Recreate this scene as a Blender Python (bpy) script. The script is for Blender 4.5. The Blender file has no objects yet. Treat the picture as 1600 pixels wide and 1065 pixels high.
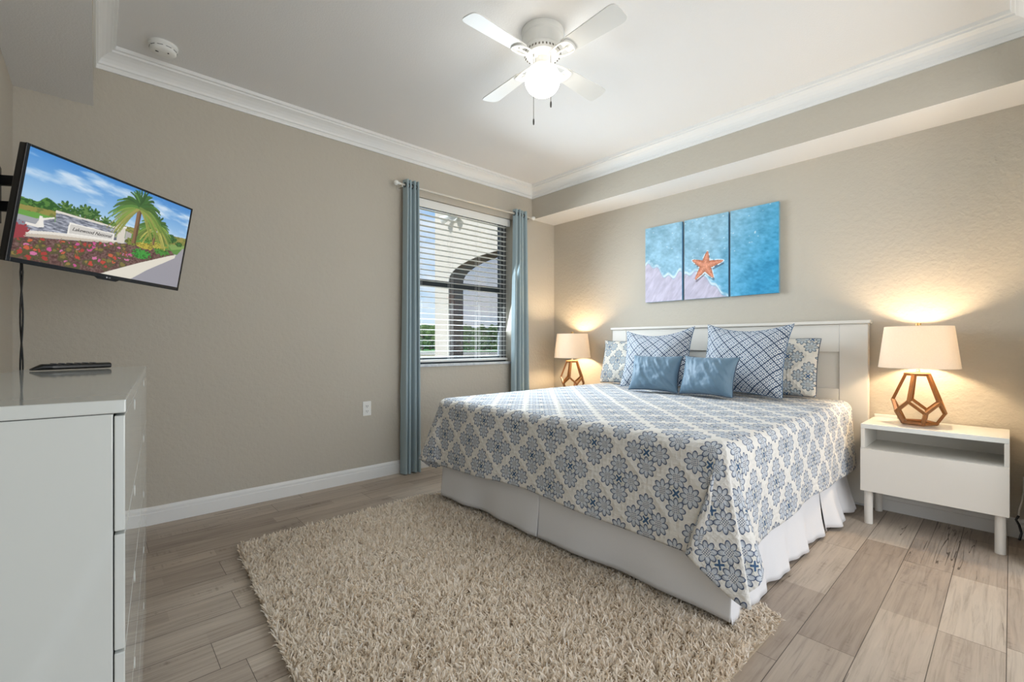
import bpy, bmesh, math, random
import numpy as np
from mathutils import Vector, Matrix, noise

S = bpy.context.scene
COL = S.collection
PI = math.pi
rnd = random.Random(7)
RNG = np.random.default_rng(11)

# ------------------------------------------------------------------ camera
F_PX = 711.5
CAM_H = 1.08
cam_d = bpy.data.cameras.new('camera')
cam = bpy.data.objects.new('camera', cam_d)
COL.objects.link(cam)
cam_d.sensor_width = 36.0
cam_d.lens = F_PX / 1600 * 36.0
cam_d.shift_y = 4.5 / 1600
cam_d.clip_start = 0.02
cam_d.clip_end = 600
yaw = math.atan2(-0.6739, 0.7388)          # forward = (0.6739, 0.7388)
cam.location = (0, 0, CAM_H)
cam.rotation_euler = (PI / 2, 0, yaw)
S.camera = cam

# ------------------------------------------------------------------ exposure
S.view_settings.view_transform = 'Standard'
S.view_settings.look = 'None'
S.view_settings.gamma = 1
S.view_settings.use_curve_mapping = False
S.view_settings.exposure = 0.52


def lin(r, g, b):
    def f(c):
        c /= 255.0
        return c / 12.92 if c <= 0.04045 else ((c + 0.055) / 1.055) ** 2.4
    return (f(r), f(g), f(b), 1.0)


# ------------------------------------------------------------------ node helper
class NT:
    """small expression helper on a node tree"""
    def __init__(self, tree):
        self.t = tree
        self.n = tree.nodes
        self.l = tree.links

    def new(self, kind, **kw):
        n = self.n.new(kind)
        for k, v in kw.items():
            setattr(n, k, v)
        return n

    def link(self, a, b):
        self.l.new(a, b)

    def put(self, sock, v):
        if isinstance(v, X):
            self.l.new(v.s, sock)
        elif hasattr(v, 'is_output'):
            self.l.new(v, sock)
        else:
            sock.default_value = v

    def m(self, op, *a):
        n = self.n.new('ShaderNodeMath')
        n.operation = op
        for i, v in enumerate(a):
            self.put(n.inputs[i], v)
        return X(self, n.outputs[0])

    def mix(self, fac, a, b):
        n = self.n.new('ShaderNodeMix')
        n.data_type = 'RGBA'
        self.put(n.inputs[0], fac)
        self.put(n.inputs[6], a)
        self.put(n.inputs[7], b)
        return n.outputs[2]

    def mul(self, a, b):
        n = self.n.new('ShaderNodeMix')
        n.data_type = 'RGBA'
        n.blend_type = 'MULTIPLY'
        n.inputs[0].default_value = 1.0
        self.put(n.inputs[6], a)
        self.put(n.inputs[7], b)
        return n.outputs[2]

    def vec(self, x, y, z=0.0):
        n = self.n.new('ShaderNodeCombineXYZ')
        self.put(n.inputs[0], x)
        self.put(n.inputs[1], y)
        self.put(n.inputs[2], z)
        return n.outputs[0]

    def noise(self, vec=None, scale=5.0, detail=2.0, rough=0.5, dist=0.0):
        n = self.n.new('ShaderNodeTexNoise')
        n.inputs['Scale'].default_value = scale
        n.inputs['Detail'].default_value = detail
        n.inputs['Roughness'].default_value = rough
        n.inputs['Distortion'].default_value = dist
        if vec is not None:
            self.l.new(vec, n.inputs['Vector'])
        return X(self, n.outputs['Fac'])

    def white(self, vec):
        n = self.n.new('ShaderNodeTexWhiteNoise')
        n.noise_dimensions = '3D'
        self.l.new(vec, n.inputs['Vector'])
        return X(self, n.outputs['Value'])

    def ramp(self, fac, stops):
        n = self.n.new('ShaderNodeValToRGB')
        cr = n.color_ramp
        while len(cr.elements) < len(stops):
            cr.elements.new(0.5)
        for e, (p, c) in zip(cr.elements, stops):
            e.position = p
            e.color = c
        self.put(n.inputs[0], fac)
        return n.outputs[0]

    def bump(self, height, strength=0.3, dist=0.01, normal=None):
        n = self.n.new('ShaderNodeBump')
        n.inputs['Strength'].default_value = strength
        n.inputs['Distance'].default_value = dist
        self.put(n.inputs['Height'], height)
        if normal is not None:
            self.l.new(normal, n.inputs['Normal'])
        return n.outputs[0]

    def coord(self, which='Object'):
        return self.n.new('ShaderNodeTexCoord').outputs[which]

    def pos(self):
        return self.n.new('ShaderNodeNewGeometry').outputs['Position']

    def sep(self, v):
        n = self.n.new('ShaderNodeSeparateXYZ')
        self.l.new(v, n.inputs[0])
        return [X(self, o) for o in n.outputs]


class X:
    def __init__(self, nt, s):
        self.nt = nt
        self.s = s

    def __add__(self, o): return self.nt.m('ADD', self, o)
    __radd__ = __add__
    def __sub__(self, o): return self.nt.m('SUBTRACT', self, o)
    def __rsub__(self, o): return self.nt.m('SUBTRACT', o, self)
    def __mul__(self, o): return self.nt.m('MULTIPLY', self, o)
    __rmul__ = __mul__
    def __truediv__(self, o): return self.nt.m('DIVIDE', self, o)
    def __lt__(self, o): return self.nt.m('LESS_THAN', self, o)
    def __gt__(self, o): return self.nt.m('GREATER_THAN', self, o)
    def abs(self): return self.nt.m('ABSOLUTE', self)
    def floor(self): return self.nt.m('FLOOR', self)
    def fract(self): return self.nt.m('FRACT', self)
    def sin(self): return self.nt.m('SINE', self)
    def cos(self): return self.nt.m('COSINE', self)
    def sqrt(self): return self.nt.m('SQRT', self)
    def pow(self, e): return self.nt.m('POWER', self, e)
    def max(self, o): return self.nt.m('MAXIMUM', self, o)
    def min(self, o): return self.nt.m('MINIMUM', self, o)


# ------------------------------------------------------------------ world: hazy blue sky with clouds
w = bpy.data.worlds.new('sky')
S.world = w
w.use_nodes = True
q = NT(w.node_tree)
q.n.clear()
out = q.new('ShaderNodeOutputWorld')
bg = q.new('ShaderNodeBackground')
gx, gy, gz = q.sep(q.coord('Generated'))
sky = q.ramp(gz, [(0.0, lin(226, 236, 243)), (0.06, lin(205, 226, 243)), (0.3, lin(128, 184, 240)), (1.0, lin(96, 152, 220))])
cl = q.noise(q.vec(gx * 3.0, gy * 3.0, gz * 7.0), 1.6, 6, 0.6, 0.3)
clm = q.ramp(cl, [(0.42, (0, 0, 0, 1)), (0.62, (1, 1, 1, 1))])
q.link(q.mix(clm, sky, lin(238, 241, 244)), bg.inputs[0])
bg.inputs[1].default_value = 0.80
q.link(bg.outputs[0], out.inputs[0])

# ------------------------------------------------------------------ sun, added fill lights behind the camera, window light
def light(name, kind, loc, rot=(0, 0, 0), energy=10, color=(1, 1, 1), **kw):
    d = bpy.data.lights.new(name, kind)
    d.energy = energy
    d.color = color
    for k, v in kw.items():
        setattr(d, k, v)
    o = bpy.data.objects.new(name, d)
    COL.objects.link(o)
    o.location = loc
    o.rotation_euler = rot
    return o


sun = light('sun', 'SUN', (0, 0, 8), energy=2.3, color=(1, 0.96, 0.92), angle=0.02)
sun.rotation_euler = Vector((0.80, 0.0, -0.60)).to_track_quat('-Z', 'Y').to_euler()
# unseen area light added behind the camera to lift the room
fill_left = light('rear_fill_left', 'AREA', (0.45, -1.42, 1.3), (PI / 2, 0, 0), energy=8,
                   color=(0.95, 0.98, 1.0), shape='RECTANGLE', size=1.4, size_y=2.3)
# second added fill, warmer, brightens the window wall from the rear right
fill_right = light('rear_fill_right', 'AREA', (2.3, -1.42, 1.35), (PI / 2, 0, 0), energy=23,
                   color=(1.0, 0.97, 0.92), shape='RECTANGLE', size=1.6, size_y=1.9)
# daylight of the window
win_light = light('window_daylight', 'AREA', (2.6, 3.44, 1.63), (-PI / 2 + 0.30, 0, 0), energy=36, spread=2.3,
                  color=(0.80, 0.91, 1.0), shape='RECTANGLE', size=1.15, size_y=1.45)

# ------------------------------------------------------------------ materials
MATS = {}


def mat(name, color, rough=0.5, metal=0.0, spec=0.5, **kw):
    m = bpy.data.materials.new(name)
    m.use_nodes = True
    b = m.node_tree.nodes['Principled BSDF']
    b.inputs['Base Color'].default_value = color if len(color) == 4 else (*color, 1)
    b.inputs['Roughness'].default_value = rough
    b.inputs['Metallic'].default_value = metal
    b.inputs['Specular IOR Level'].default_value = spec
    for k, v in kw.items():
        b.inputs[k.replace('_', ' ')].default_value = v
    MATS[name] = m
    return m


def bsdf(m):
    return NT(m.node_tree), m.node_tree.nodes['Principled BSDF']


def speckle(m, scale=40, amt=0.08, bump=0.0, detail=3, coord='Object', bscale=None, dist=0.004):
    """fine tone variation and relief"""
    t, b = bsdf(m)
    c = b.inputs['Base Color'].default_value[:]
    n = t.noise(t.coord(coord), scale, detail, 0.6)
    lo = tuple(x * (1 - amt) for x in c[:3]) + (1,)
    hi = tuple(min(1, x * (1 + amt)) for x in c[:3]) + (1,)
    t.link(t.mix(n, lo, hi), b.inputs['Base Color'])
    if bump:
        n2 = t.noise(t.coord(coord), bscale or scale, detail, 0.6)
        t.link(t.bump(n2, bump, dist), b.inputs['Normal'])
    return m


WALL = speckle(mat('wall_paint', lin(194, 187, 174), 0.75, spec=0.25), 3, 0.02, 0.55, 4, bscale=38, dist=0.008)
CEIL = speckle(mat('ceiling_paint', lin(232, 231, 229), 0.9, spec=0.1), 3, 0.01, 0.35, 4, bscale=110, dist=0.004)
TRIM = mat('white_trim_paint', lin(236, 236, 234), 0.35)
WHITE_GLOSS = mat('white_gloss_lacquer', lin(226, 228, 224), 0.06, spec=0.65)
DRESSER_LACQUER = mat('dresser_lacquer', lin(200, 203, 199), 0.06, spec=0.65)
WHITE_SATIN = speckle(mat('white_satin_board', lin(226, 222, 214), 0.35), 4, 0.015)
WHITE_PLASTIC = mat('white_plastic', lin(236, 236, 232), 0.4)
BLACK_PLASTIC = speckle(mat('black_plastic', lin(14, 14, 16), 0.25), 60, 0.1)
BLACK_MATTE = speckle(mat('black_matte', lin(16, 16, 17), 0.6), 60, 0.1)
DARK_BRONZE = speckle(mat('dark_bronze_aluminium', lin(46, 52, 56), 0.4, metal=0.2), 30, 0.08)
NICKEL = mat('brushed_nickel', lin(214, 210, 200), 0.4, metal=0.5)
BRASS = mat('aged_brass', lin(176, 150, 104), 0.3, metal=0.9)
MATTRESS = speckle(mat('mattress_ticking', lin(222, 220, 214), 0.85), 60, 0.04)
SKIRT = speckle(mat('white_bedskirt_cotton', lin(226, 225, 226), 0.85, spec=0.1), 250, 0.03, 0.08)
MARBLE = mat('sill_marble', lin(205, 210, 215), 0.15)
t_, b_ = bsdf(MARBLE)
t_.link(t_.ramp(t_.noise(t_.coord(), 9, 6, 0.65, 1.5), [(0.3, lin(190, 196, 202)), (0.6, lin(222, 225, 228))]), b_.inputs['Base Color'])


def wood_mat(name, c1, c2, rough=0.4, scale=1.0):
    m = mat(name, c1, rough)
    t, b = bsdf(m)
    x, y, z = t.sep(t.coord())
    n = t.noise(t.vec(x * 60 * scale, y * 60 * scale, z * 6 * scale), 1.0, 5, 0.6, 0.6)
    t.link(t.mix(n, c1, c2), b.inputs['Base Color'])
    return m


LAMP_WOOD = wood_mat('lamp_wood', lin(108, 66, 28), lin(158, 104, 52), 0.35)

# curtain fabric and its black lining
CURT = speckle(mat('blue_grey_curtain_fabric', lin(156, 174, 180), 0.6, spec=0.3, Sheen_Weight=0.25), 300, 0.06, 0.06)
GROMMET = mat('dark_grommet_metal', lin(56, 64, 68), 0.4, metal=0.4)
LINING = mat('black_curtain_lining', lin(18, 22, 24), 0.8)

# planks
FLOOR = mat('plank_floor', lin(165, 150, 135), 0.42, spec=0.35)
t, b = bsdf(FLOOR)
px_, py_, pz_ = t.sep(t.pos())
PW, PL = 0.176, 1.22
row = ((py_ - 0.011) / PW).floor()
rowf = ((py_ - 0.011) / PW).fract()
off = t.white(t.vec(row, 3.3, 1.1))
lx = px_ / PL + off * 7.0
colid = lx.floor()
colf = lx.fract()
tone = t.white(t.vec(row, colid, 5.0))
tone2 = t.white(t.vec(row, colid, 9.0))
# some planks are printed as two narrow boards
half = (rowf > 0.5) * (tone2 > 0.45)
sub = t.white(t.vec(row, colid + half * 17.0, (lx * 2.0 + half * 0.37).floor()))
grain = t.noise(t.vec(px_ * 3.0 + tone * 50, py_ * 60.0, tone2 * 20), 1.0, 6, 0.65, 0.7)
grain2 = t.noise(t.vec(px_ * 1.6 + tone2 * 30, py_ * 9.0, tone * 10), 1.0, 4, 0.6, 1.2)
saw = t.noise(t.vec(px_ * 90.0, py_ * 3.0, tone * 9), 1.0, 2, 0.5)
base = t.ramp(sub * 0.36 + tone * 0.26 + 0.06 + (grain2 - 0.4) * 0.6,
              [(0.0, lin(146, 132, 119)), (0.3, lin(170, 156, 142)), (0.6, lin(190, 177, 162)), (1.0, lin(205, 194, 180))])
base = t.mul(base, t.ramp(grain, [(0.25, (0.62, 0.59, 0.57, 1)), (0.5, (0.98, 0.98, 0.98, 1)), (0.75, (1.12, 1.11, 1.1, 1))]))
wear = t.ramp(grain2 * 0.7 + saw * 0.3, [(0.28, (0.58, 0.55, 0.53, 1)), (0.41, (1, 1, 1, 1))])
base = t.mul(base, wear)
crack = t.noise(t.vec(px_ * 0.4, py_ * 14.0, 4.0), 1.0, 3, 0.6, 0.3)
crk = ((crack - 0.5).abs() < 0.0045) * (t.noise(t.vec(px_ * 0.7, py_ * 4.0, 8.0), 1.0, 1, 0.5) > 0.60)
base = t.mix(crk * 0.7, base, lin(62, 50, 42))
ex = ((rowf - 0.5).abs() > 0.4925)
exh = ((colf - 0.5).abs() > 0.4992)
line = ex.max(exh)
base = t.mix(line * 0.85, base, lin(54, 44, 38))
t.link(base, b.inputs['Base Color'])
t.link(t.bump(grain * 0.4 - line * 1.0, 0.25, 0.002), b.inputs['Normal'])
t.put(b.inputs['Roughness'], grain * 0.25 + 0.32)


def flower_field(t, u, v, cell, R, offs):
    """diamond lattice, four eight-petalled flowers in each diamond.
    returns masks outline, petal, spots, cross"""
    a = (u + v) / cell
    c = (u - v) / cell
    fa = a.floor() + 0.5
    fc = c.floor() + 0.5
    cu = (fa + fc) * (cell / 2)
    cv = (fa - fc) * (cell / 2)
    lu = u - cu
    lv = v - cv
    hor = lu.abs() > lv.abs()
    su = t.m('SIGN', lu)
    sv = t.m('SIGN', lv)
    du = lu - su * hor * offs
    dv = lv - sv * (1.0 - hor) * offs
    r = (du * du + dv * dv).sqrt()
    th = t.m('ARCTAN2', dv, du)
    pet = ((th * 4.0).cos().abs())
    Rt = (pet * 0.36 + 0.70) * R
    inside = r < Rt
    inner = r < (Rt - R * 0.13)
    outline = inside * (1.0 - inner)
    # lines between the petals
    gap = (((th * 4.0).cos().abs()) < 0.26) * inner * (r > R * 0.40)
    # little knot grid in the heart
    gu = ((du / (R * 0.17)).fract() - 0.5).abs()
    gv = ((dv / (R * 0.17)).fract() - 0.5).abs()
    spots = (gu < 0.30) * (gv < 0.30) * (r < R * 0.40)
    heart = r < R * 0.42
    rim = (((r / Rt) - 0.80).abs() < 0.05) * inner
    lr = (lu * lu + lv * lv).sqrt()
    d1 = ((lu - lv).abs() < 0.006).max((lu + lv).abs() < 0.006)
    cross = d1 * (lr < 0.019)
    vine = (lr < 0.045) * (1.0 - inside)
    edge = ((a.fract() - 0.5).abs()).max((c.fract() - 0.5).abs())
    return dict(outline=outline, gap=gap, spots=spots, inner=inner, heart=heart, rim=rim, cross=cross, vine=vine, edge=edge, lr=lr)


def quilt_mat(name, cell, R, offs, cream, fill, navy, su=1.0, sv=1.0, ou=0.0, ov=0.0, spots=True, bump=True):
    m = mat(name, cream, 0.8, spec=0.2)
    t, b = bsdf(m)
    u, v, _ = t.sep(t.coord('UV'))
    u = u * su + ou
    v = v * sv + ov
    wob = t.noise(t.coord('UV'), 60, 2, 0.5)
    u2 = u + (wob - 0.5) * 0.004
    f = flower_field(t, u2, v, cell, R, offs)
    n = t.noise(t.coord('UV'), 90, 3, 0.6)
    fillc = t.mix(n, fill, tuple(min(1, x * 1.35) for x in fill[:3]) + (1,))
    c = t.mix(f['vine'] * 0.45 * (t.noise(t.coord('UV'), 220, 2, 0.5) > 0.5), cream, lin(150, 160, 150))
    c = t.mix(f['inner'] * 0.75, c, fillc)
    c = t.mix(f['heart'] * 0.5, c, cream)
    c = t.mix(f['rim'] * 0.25, c, navy)
    c = t.mix(f['gap'] * 0.9, c, navy)
    c = t.mix(f['outline'] * 0.92, c, navy)
    c = t.mix(f['spots'] * 0.9, c, navy)
    c = t.mix(f['cross'] * 0.95, c, lin(44, 84, 124))
    t.link(c, b.inputs['Base Color'])
    if bump:
        st = ((u / 0.021).fract() - 0.5).abs()
        sw = ((v / 0.021).fract() - 0.5).abs()
        puff = t.noise(t.coord('UV'), 38, 3, 0.6)
        band = (f['edge'] - 0.36).max(0.0) * 4.0
        h = puff * 0.8 + (st * st + sw * sw) * 0.5 + band
        t.link(t.bump(h, 0.8, 0.010), b.inputs['Normal'])
    return m


CREAM = lin(226, 223, 217)
QUILT = quilt_mat('quilt_floral_print', 0.275, 0.043, 0.061, CREAM, lin(174, 183, 194), lin(48, 70, 106), ou=0.05, ov=0.115)
SHAM = quilt_mat('sham_floral_print', 0.265, 0.041, 0.058, lin(214, 210, 200), lin(150, 164, 174), lin(60, 78, 98))


def trellis_mat():
    m = mat('euro_sham_trellis_print', lin(160, 180, 200), 0.8, spec=0.2)
    t, b = bsdf(m)
    u, v, _ = t.sep(t.coord('UV'))
    P = 0.038
    a = (u + v) / P
    c = (u - v) / P
    ea = ((a.fract() - 0.5).abs())
    ec = ((c.fract() - 0.5).abs())
    l1 = (ea > 0.37).max(ec > 0.37)
    dot = (ea * ea + ec * ec) < 0.035
    a2 = ((a / 3.0).fract() - 0.5).abs()
    c2 = ((c / 3.0).fract() - 0.5).abs()
    big = (a2 > 0.442).max(c2 > 0.442)
    br = t.noise(t.coord('UV'), 160, 3, 0.6)
    col = t.mix(l1 * (br > 0.42) * 0.95, lin(214, 218, 219), lin(66, 90, 122))
    col = t.mix(dot * 0.9, col, lin(70, 98, 134))
    col = t.mix(big * 0.85, col, lin(54, 72, 98))
    t.link(col, b.inputs['Base Color'])
    puff = t.noise(t.coord('UV'), 60, 3, 0.6)
    h = puff * 0.5 - (a2.max(c2) - 0.4).max(0.0) * 3.0
    t.link(t.bump(h, 0.5, 0.006), b.inputs['Normal'])
    return m


TRELLIS = trellis_mat()
SATEEN = mat('blue_sateen', lin(98, 126, 146), 0.48, spec=0.4, Sheen_Weight=0.15)
t, b = bsdf(SATEEN)
gx_, gy_, gz_ = t.sep(t.coord('UV'))
rip = t.noise(t.vec(gx_ * 26, gy_ * 9, 0.0), 1.0, 3, 0.55, 1.2)
t.link(t.bump(rip, 0.25, 0.015), b.inputs['Normal'])

RUGBASE = speckle(mat('rug_backing', lin(170, 154, 132), 0.95, spec=0.05), 80, 0.15)
PILE = mat('shag_pile', lin(226, 214, 196), 0.75, spec=0.15)
t, b = bsdf(PILE)
at = t.new('ShaderNodeAttribute', attribute_name='tuft')
t.link(t.ramp(at.outputs['Fac'], [(0.0, lin(224, 208, 186)), (0.5, lin(246, 235, 219)), (1.0, lin(252, 246, 237))]), b.inputs['Base Color'])
# yarn lets light through
trn = t.new('ShaderNodeBsdfTranslucent')
t.link(b.inputs['Base Color'].links[0].from_socket, trn.inputs[0])
mxs = t.new('ShaderNodeMixShader')
mxs.inputs[0].default_value = 0.38
t.link(b.outputs[0], mxs.inputs[1])
t.link(trn.outputs[0], mxs.inputs[2])
t.link(mxs.outputs[0], t.n['Material Output'].inputs[0])

SHADE = bpy.data.materials.new('linen_lampshade')
SHADE.use_nodes = True
t = NT(SHADE.node_tree)
t.n.clear()
o_ = t.new('ShaderNodeOutputMaterial')
dif = t.new('ShaderNodeBsdfDiffuse')
trl = t.new('ShaderNodeBsdfTranslucent')
mx = t.new('ShaderNodeMixShader')
x_, y_, z_ = t.sep(t.coord())
wv = t.noise(t.vec(x_ * 260, y_ * 260, z_ * 420), 1.0, 2, 0.5)
shc = t.mix(wv, lin(228, 216, 198), lin(246, 238, 224))
t.link(shc, dif.inputs[0])
t.link(shc, trl.inputs[0])
mx.inputs[0].default_value = 0.22
t.link(dif.outputs[0], mx.inputs[1])
t.link(trl.outputs[0], mx.inputs[2])
t.link(mx.outputs[0], o_.inputs[0])


def emit_mat(name, color, strength):
    m = bpy.data.materials.new(name)
    m.use_nodes = True
    t = NT(m.node_tree)
    t.n.clear()
    o = t.new('ShaderNodeOutputMaterial')
    e = t.new('ShaderNodeEmission')
    e.inputs[0].default_value = color
    e.inputs[1].default_value = strength
    t.link(e.outputs[0], o.inputs[0])
    return m


GLOBE = emit_mat('lit_opal_globe', (1.0, 0.93, 0.82, 1), 7.5)
BULB = emit_mat('lit_bulb', (1.0, 0.78, 0.5, 1), 20.0)

GLASS = bpy.data.materials.new('window_glass')
GLASS.use_nodes = True
t = NT(GLASS.node_tree)
t.n.clear()
o_ = t.new('ShaderNodeOutputMaterial')
tr = t.new('ShaderNodeBsdfTransparent')
tr.inputs[0].default_value = (0.97, 0.985, 0.99, 1)
gl = t.new('ShaderNodeBsdfGlossy')
gl.inputs['Roughness'].default_value = 0.02
mx = t.new('ShaderNodeMixShader')
mx.inputs[0].default_value = 0.04
t.link(tr.outputs[0], mx.inputs[1])
t.link(gl.outputs[0], mx.inputs[2])
t.link(mx.outputs[0], o_.inputs[0])

SCREEN_MESH = bpy.data.materials.new('dark_insect_screen')
SCREEN_MESH.use_nodes = True
t = NT(SCREEN_MESH.node_tree)
t.n.clear()
o_ = t.new('ShaderNodeOutputMaterial')
tr = t.new('ShaderNodeBsdfTransparent')
tr.inputs[0].default_value = (0.82, 0.82, 0.84, 1)
df = t.new('ShaderNodeBsdfDiffuse')
df.inputs[0].default_value = lin(90, 90, 92)
mx = t.new('ShaderNodeMixShader')
mx.inputs[0].default_value = 0.12
t.link(tr.outputs[0], mx.inputs[1])
t.link(df.outputs[0], mx.inputs[2])
t.link(mx.outputs[0], o_.inputs[0])

STUCCO = speckle(mat('cream_stucco', lin(216, 210, 200), 0.9, spec=0.1), 40, 0.05, 0.3)
BROWN_STUCCO = speckle(mat('brown_stucco_reveal', lin(112, 100, 92), 0.9, spec=0.1), 40, 0.06, 0.3)
GRASS = mat('lawn', lin(110, 158, 84), 0.95, spec=0.05)
t, b = bsdf(GRASS)
x_, y_, z_ = t.sep(t.pos())
d_ = (x_ * 0.6 + y_ * 0.8)
strip = t.ramp(d_ / 200.0, [(0.0, lin(160, 158, 120)), (0.26, lin(168, 160, 118)), (0.30, lin(206, 200, 184)), (0.37, lin(208, 202, 188)), (0.39, lin(112, 172, 92)), (1.0, lin(104, 160, 84))])
t.link(t.mul(strip, t.ramp(t.noise(t.pos(), 0.6, 4, 0.6), [(0.3, (0.8, 0.8, 0.8, 1)), (0.7, (1.05, 1.05, 1.05, 1))])), b.inputs['Base Color'])
LEAF = mat('tree_foliage', lin(92, 116, 66), 0.9, spec=0.1)
t, b = bsdf(LEAF)
t.link(t.ramp(t.noise(t.coord(), 1.4, 5, 0.7), [(0.3, lin(58, 80, 44)), (0.55, lin(98, 124, 70)), (0.75, lin(134, 156, 96))]), b.inputs['Base Color'])
BARK = speckle(mat('tree_bark', lin(110, 92, 74), 0.9), 6, 0.2)


def attr_mat(name, rough=0.6, emit=None):
    m = bpy.data.materials.new(name)
    m.use_nodes = True
    t = NT(m.node_tree)
    b = m.node_tree.nodes['Principled BSDF']
    a = t.new('ShaderNodeAttribute', attribute_name='paint')
    if emit is None:
        t.link(a.outputs['Color'], b.inputs['Base Color'])
    else:
        b.inputs['Base Color'].default_value = (0.01, 0.01, 0.01, 1)
        t.link(a.outputs['Color'], b.inputs['Emission Color'])
        b.inputs['Emission Strength'].default_value = emit
    b.inputs['Roughness'].default_value = rough
    b.inputs['Specular IOR Level'].default_value = 0.3
    return m


CANVAS_PRINT = attr_mat('canvas_beach_print', 0.6)
SCREEN = attr_mat('lit_screen', 0.15, 0.68)


# ------------------------------------------------------------------ mesh helpers
class MB:
    def __init__(self):
        self.v = []
        self.f = []

    def add(self, vs, fs):
        o = len(self.v)
        self.v += [tuple(p) for p in vs]
        self.f += [tuple(i + o for i in f) for f in fs]
        return self

    def box(self, x0, x1, y0, y1, z0, z1, M=None):
        vs = [(x, y, z) for x in (x0, x1) for y in (y0, y1) for z in (z0, z1)]
        if M is not None:
            vs = [M @ Vector(p) for p in vs]
        fs = [(0, 1, 3, 2), (4, 6, 7, 5), (0, 4, 5, 1), (2, 3, 7, 6), (0, 2, 6, 4), (1, 5, 7, 3)]
        return self.add(vs, fs)

    def lathe(self, prof, n=32, c=(0, 0, 0), cap0=True, cap1=True, M=None):
        vs, fs = [], []
        for r, z in prof:
            for k in range(n):
                a = 2 * PI * k / n
                p = Vector((r * math.cos(a), r * math.sin(a), z))
                if M is not None:
                    p = M @ p
                vs.append(p + Vector(c))
        for i in range(len(prof) - 1):
            for k in range(n):
                k2 = (k + 1) % n
                fs.append((i * n + k, i * n + k2, (i + 1) * n + k2, (i + 1) * n + k))
        if cap0:
            fs.append(tuple(range(n))[::-1])
        if cap1:
            fs.append(tuple((len(prof) - 1) * n + k for k in range(n)))
        return self.add(vs, fs)

    def tube(self, pts, r, n=8, cap=True):
        pts = [Vector(p) for p in pts]
        vs, fs = [], []
        up = Vector((0.123, 0.2, 0.97)).normalized()
        prev = None
        for i, p in enumerate(pts):
            a = pts[max(0, i - 1)]
            b = pts[min(len(pts) - 1, i + 1)]
            d = (b - a).normalized()
            if prev is None:
                s = d.cross(up)
                if s.length < 1e-3:
                    s = d.cross(Vector((1, 0, 0)))
            else:
                s = prev - d * prev.dot(d)
            s.normalize()
            prev = s
            u = d.cross(s)
            rr = r[i] if isinstance(r, (list, tuple)) else r
            for k in range(n):
                an = 2 * PI * k / n
                vs.append(p + s * (rr * math.cos(an)) + u * (rr * math.sin(an)))
        for i in range(len(pts) - 1):
            for k in range(n):
                k2 = (k + 1) % n
                fs.append((i * n + k, i * n + k2, (i + 1) * n + k2, (i + 1) * n + k))
        if cap:
            fs.append(tuple(range(n))[::-1])
            fs.append(tuple((len(pts) - 1) * n + k for k in range(n)))
        return self.add(vs, fs)

    def prism(self, outline, h0, h1, M=None):
        """outline in xy, extruded along z"""
        n = len(outline)
        vs = [Vector((x, y, h0)) for x, y in outline] + [Vector((x, y, h1)) for x, y in outline]
        if M is not None:
            vs = [M @ p for p in vs]
        fs = [tuple(range(n))[::-1], tuple(range(n, 2 * n))]
        for k in range(n):
            k2 = (k + 1) % n
            fs.append((k, k2, n + k2, n + k))
        return self.add(vs, fs)

    def grid(self, P, wrap=False):
        """P: rows x cols of points"""
        R, Cn = len(P), len(P[0])
        vs = [p for r in P for p in r]
        fs = []
        for i in range(R - 1):
            for j in range(Cn - 1 if not wrap else Cn):
                j2 = (j + 1) % Cn
                fs.append((i * Cn + j, i * Cn + j2, (i + 1) * Cn + j2, (i + 1) * Cn + j))
        return self.add(vs, fs)

    def build(self, name, m, parent=None, smooth=False, bevel=0.0, seg=2, loc=None, fix=True):
        me = bpy.data.meshes.new(name)
        me.from_pydata([tuple(p) for p in self.v], [], self.f)
        if fix:
            bm = bmesh.new()
            bm.from_mesh(me)
            bmesh.ops.recalc_face_normals(bm, faces=bm.faces)
            bm.to_mesh(me)
            bm.free()
        me.materials.append(m)
        if smooth:
            me.shade_smooth()
        o = bpy.data.objects.new(name, me)
        COL.objects.link(o)
        if parent is not None:
            o.parent = parent
        if loc is not None:
            o.location = loc
        if bevel:
            bv = o.modifiers.new('bevel', 'BEVEL')
            bv.width = bevel
            bv.segments = seg
            bv.limit_method = 'ANGLE'
            bv.angle_limit = 0.6
            bv.harden_normals = False
        if smooth and smooth != 'all':
            try:
                me.set_sharp_from_angle(angle=0.7)
            except Exception:
                pass
        return o


def tag(o, label, cat, group=None, kind=None):
    o['label'] = label
    o['category'] = cat
    if group:
        o['group'] = group
    if kind:
        o['kind'] = kind
    return o


def thing(name, label, cat, loc=(0, 0, 0), rz=0.0, group=None):
    o = bpy.data.objects.new(name, None)
    o.empty_display_size = 0.05
    COL.objects.link(o)
    o.location = loc
    o.rotation_euler = (0, 0, rz)
    return tag(o, label, cat, group)


def struct(name, mb, m, parent=None, **kw):
    o = mb.build(name, m, parent, **kw)
    if parent is None:
        o['kind'] = 'structure'
    return o


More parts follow.
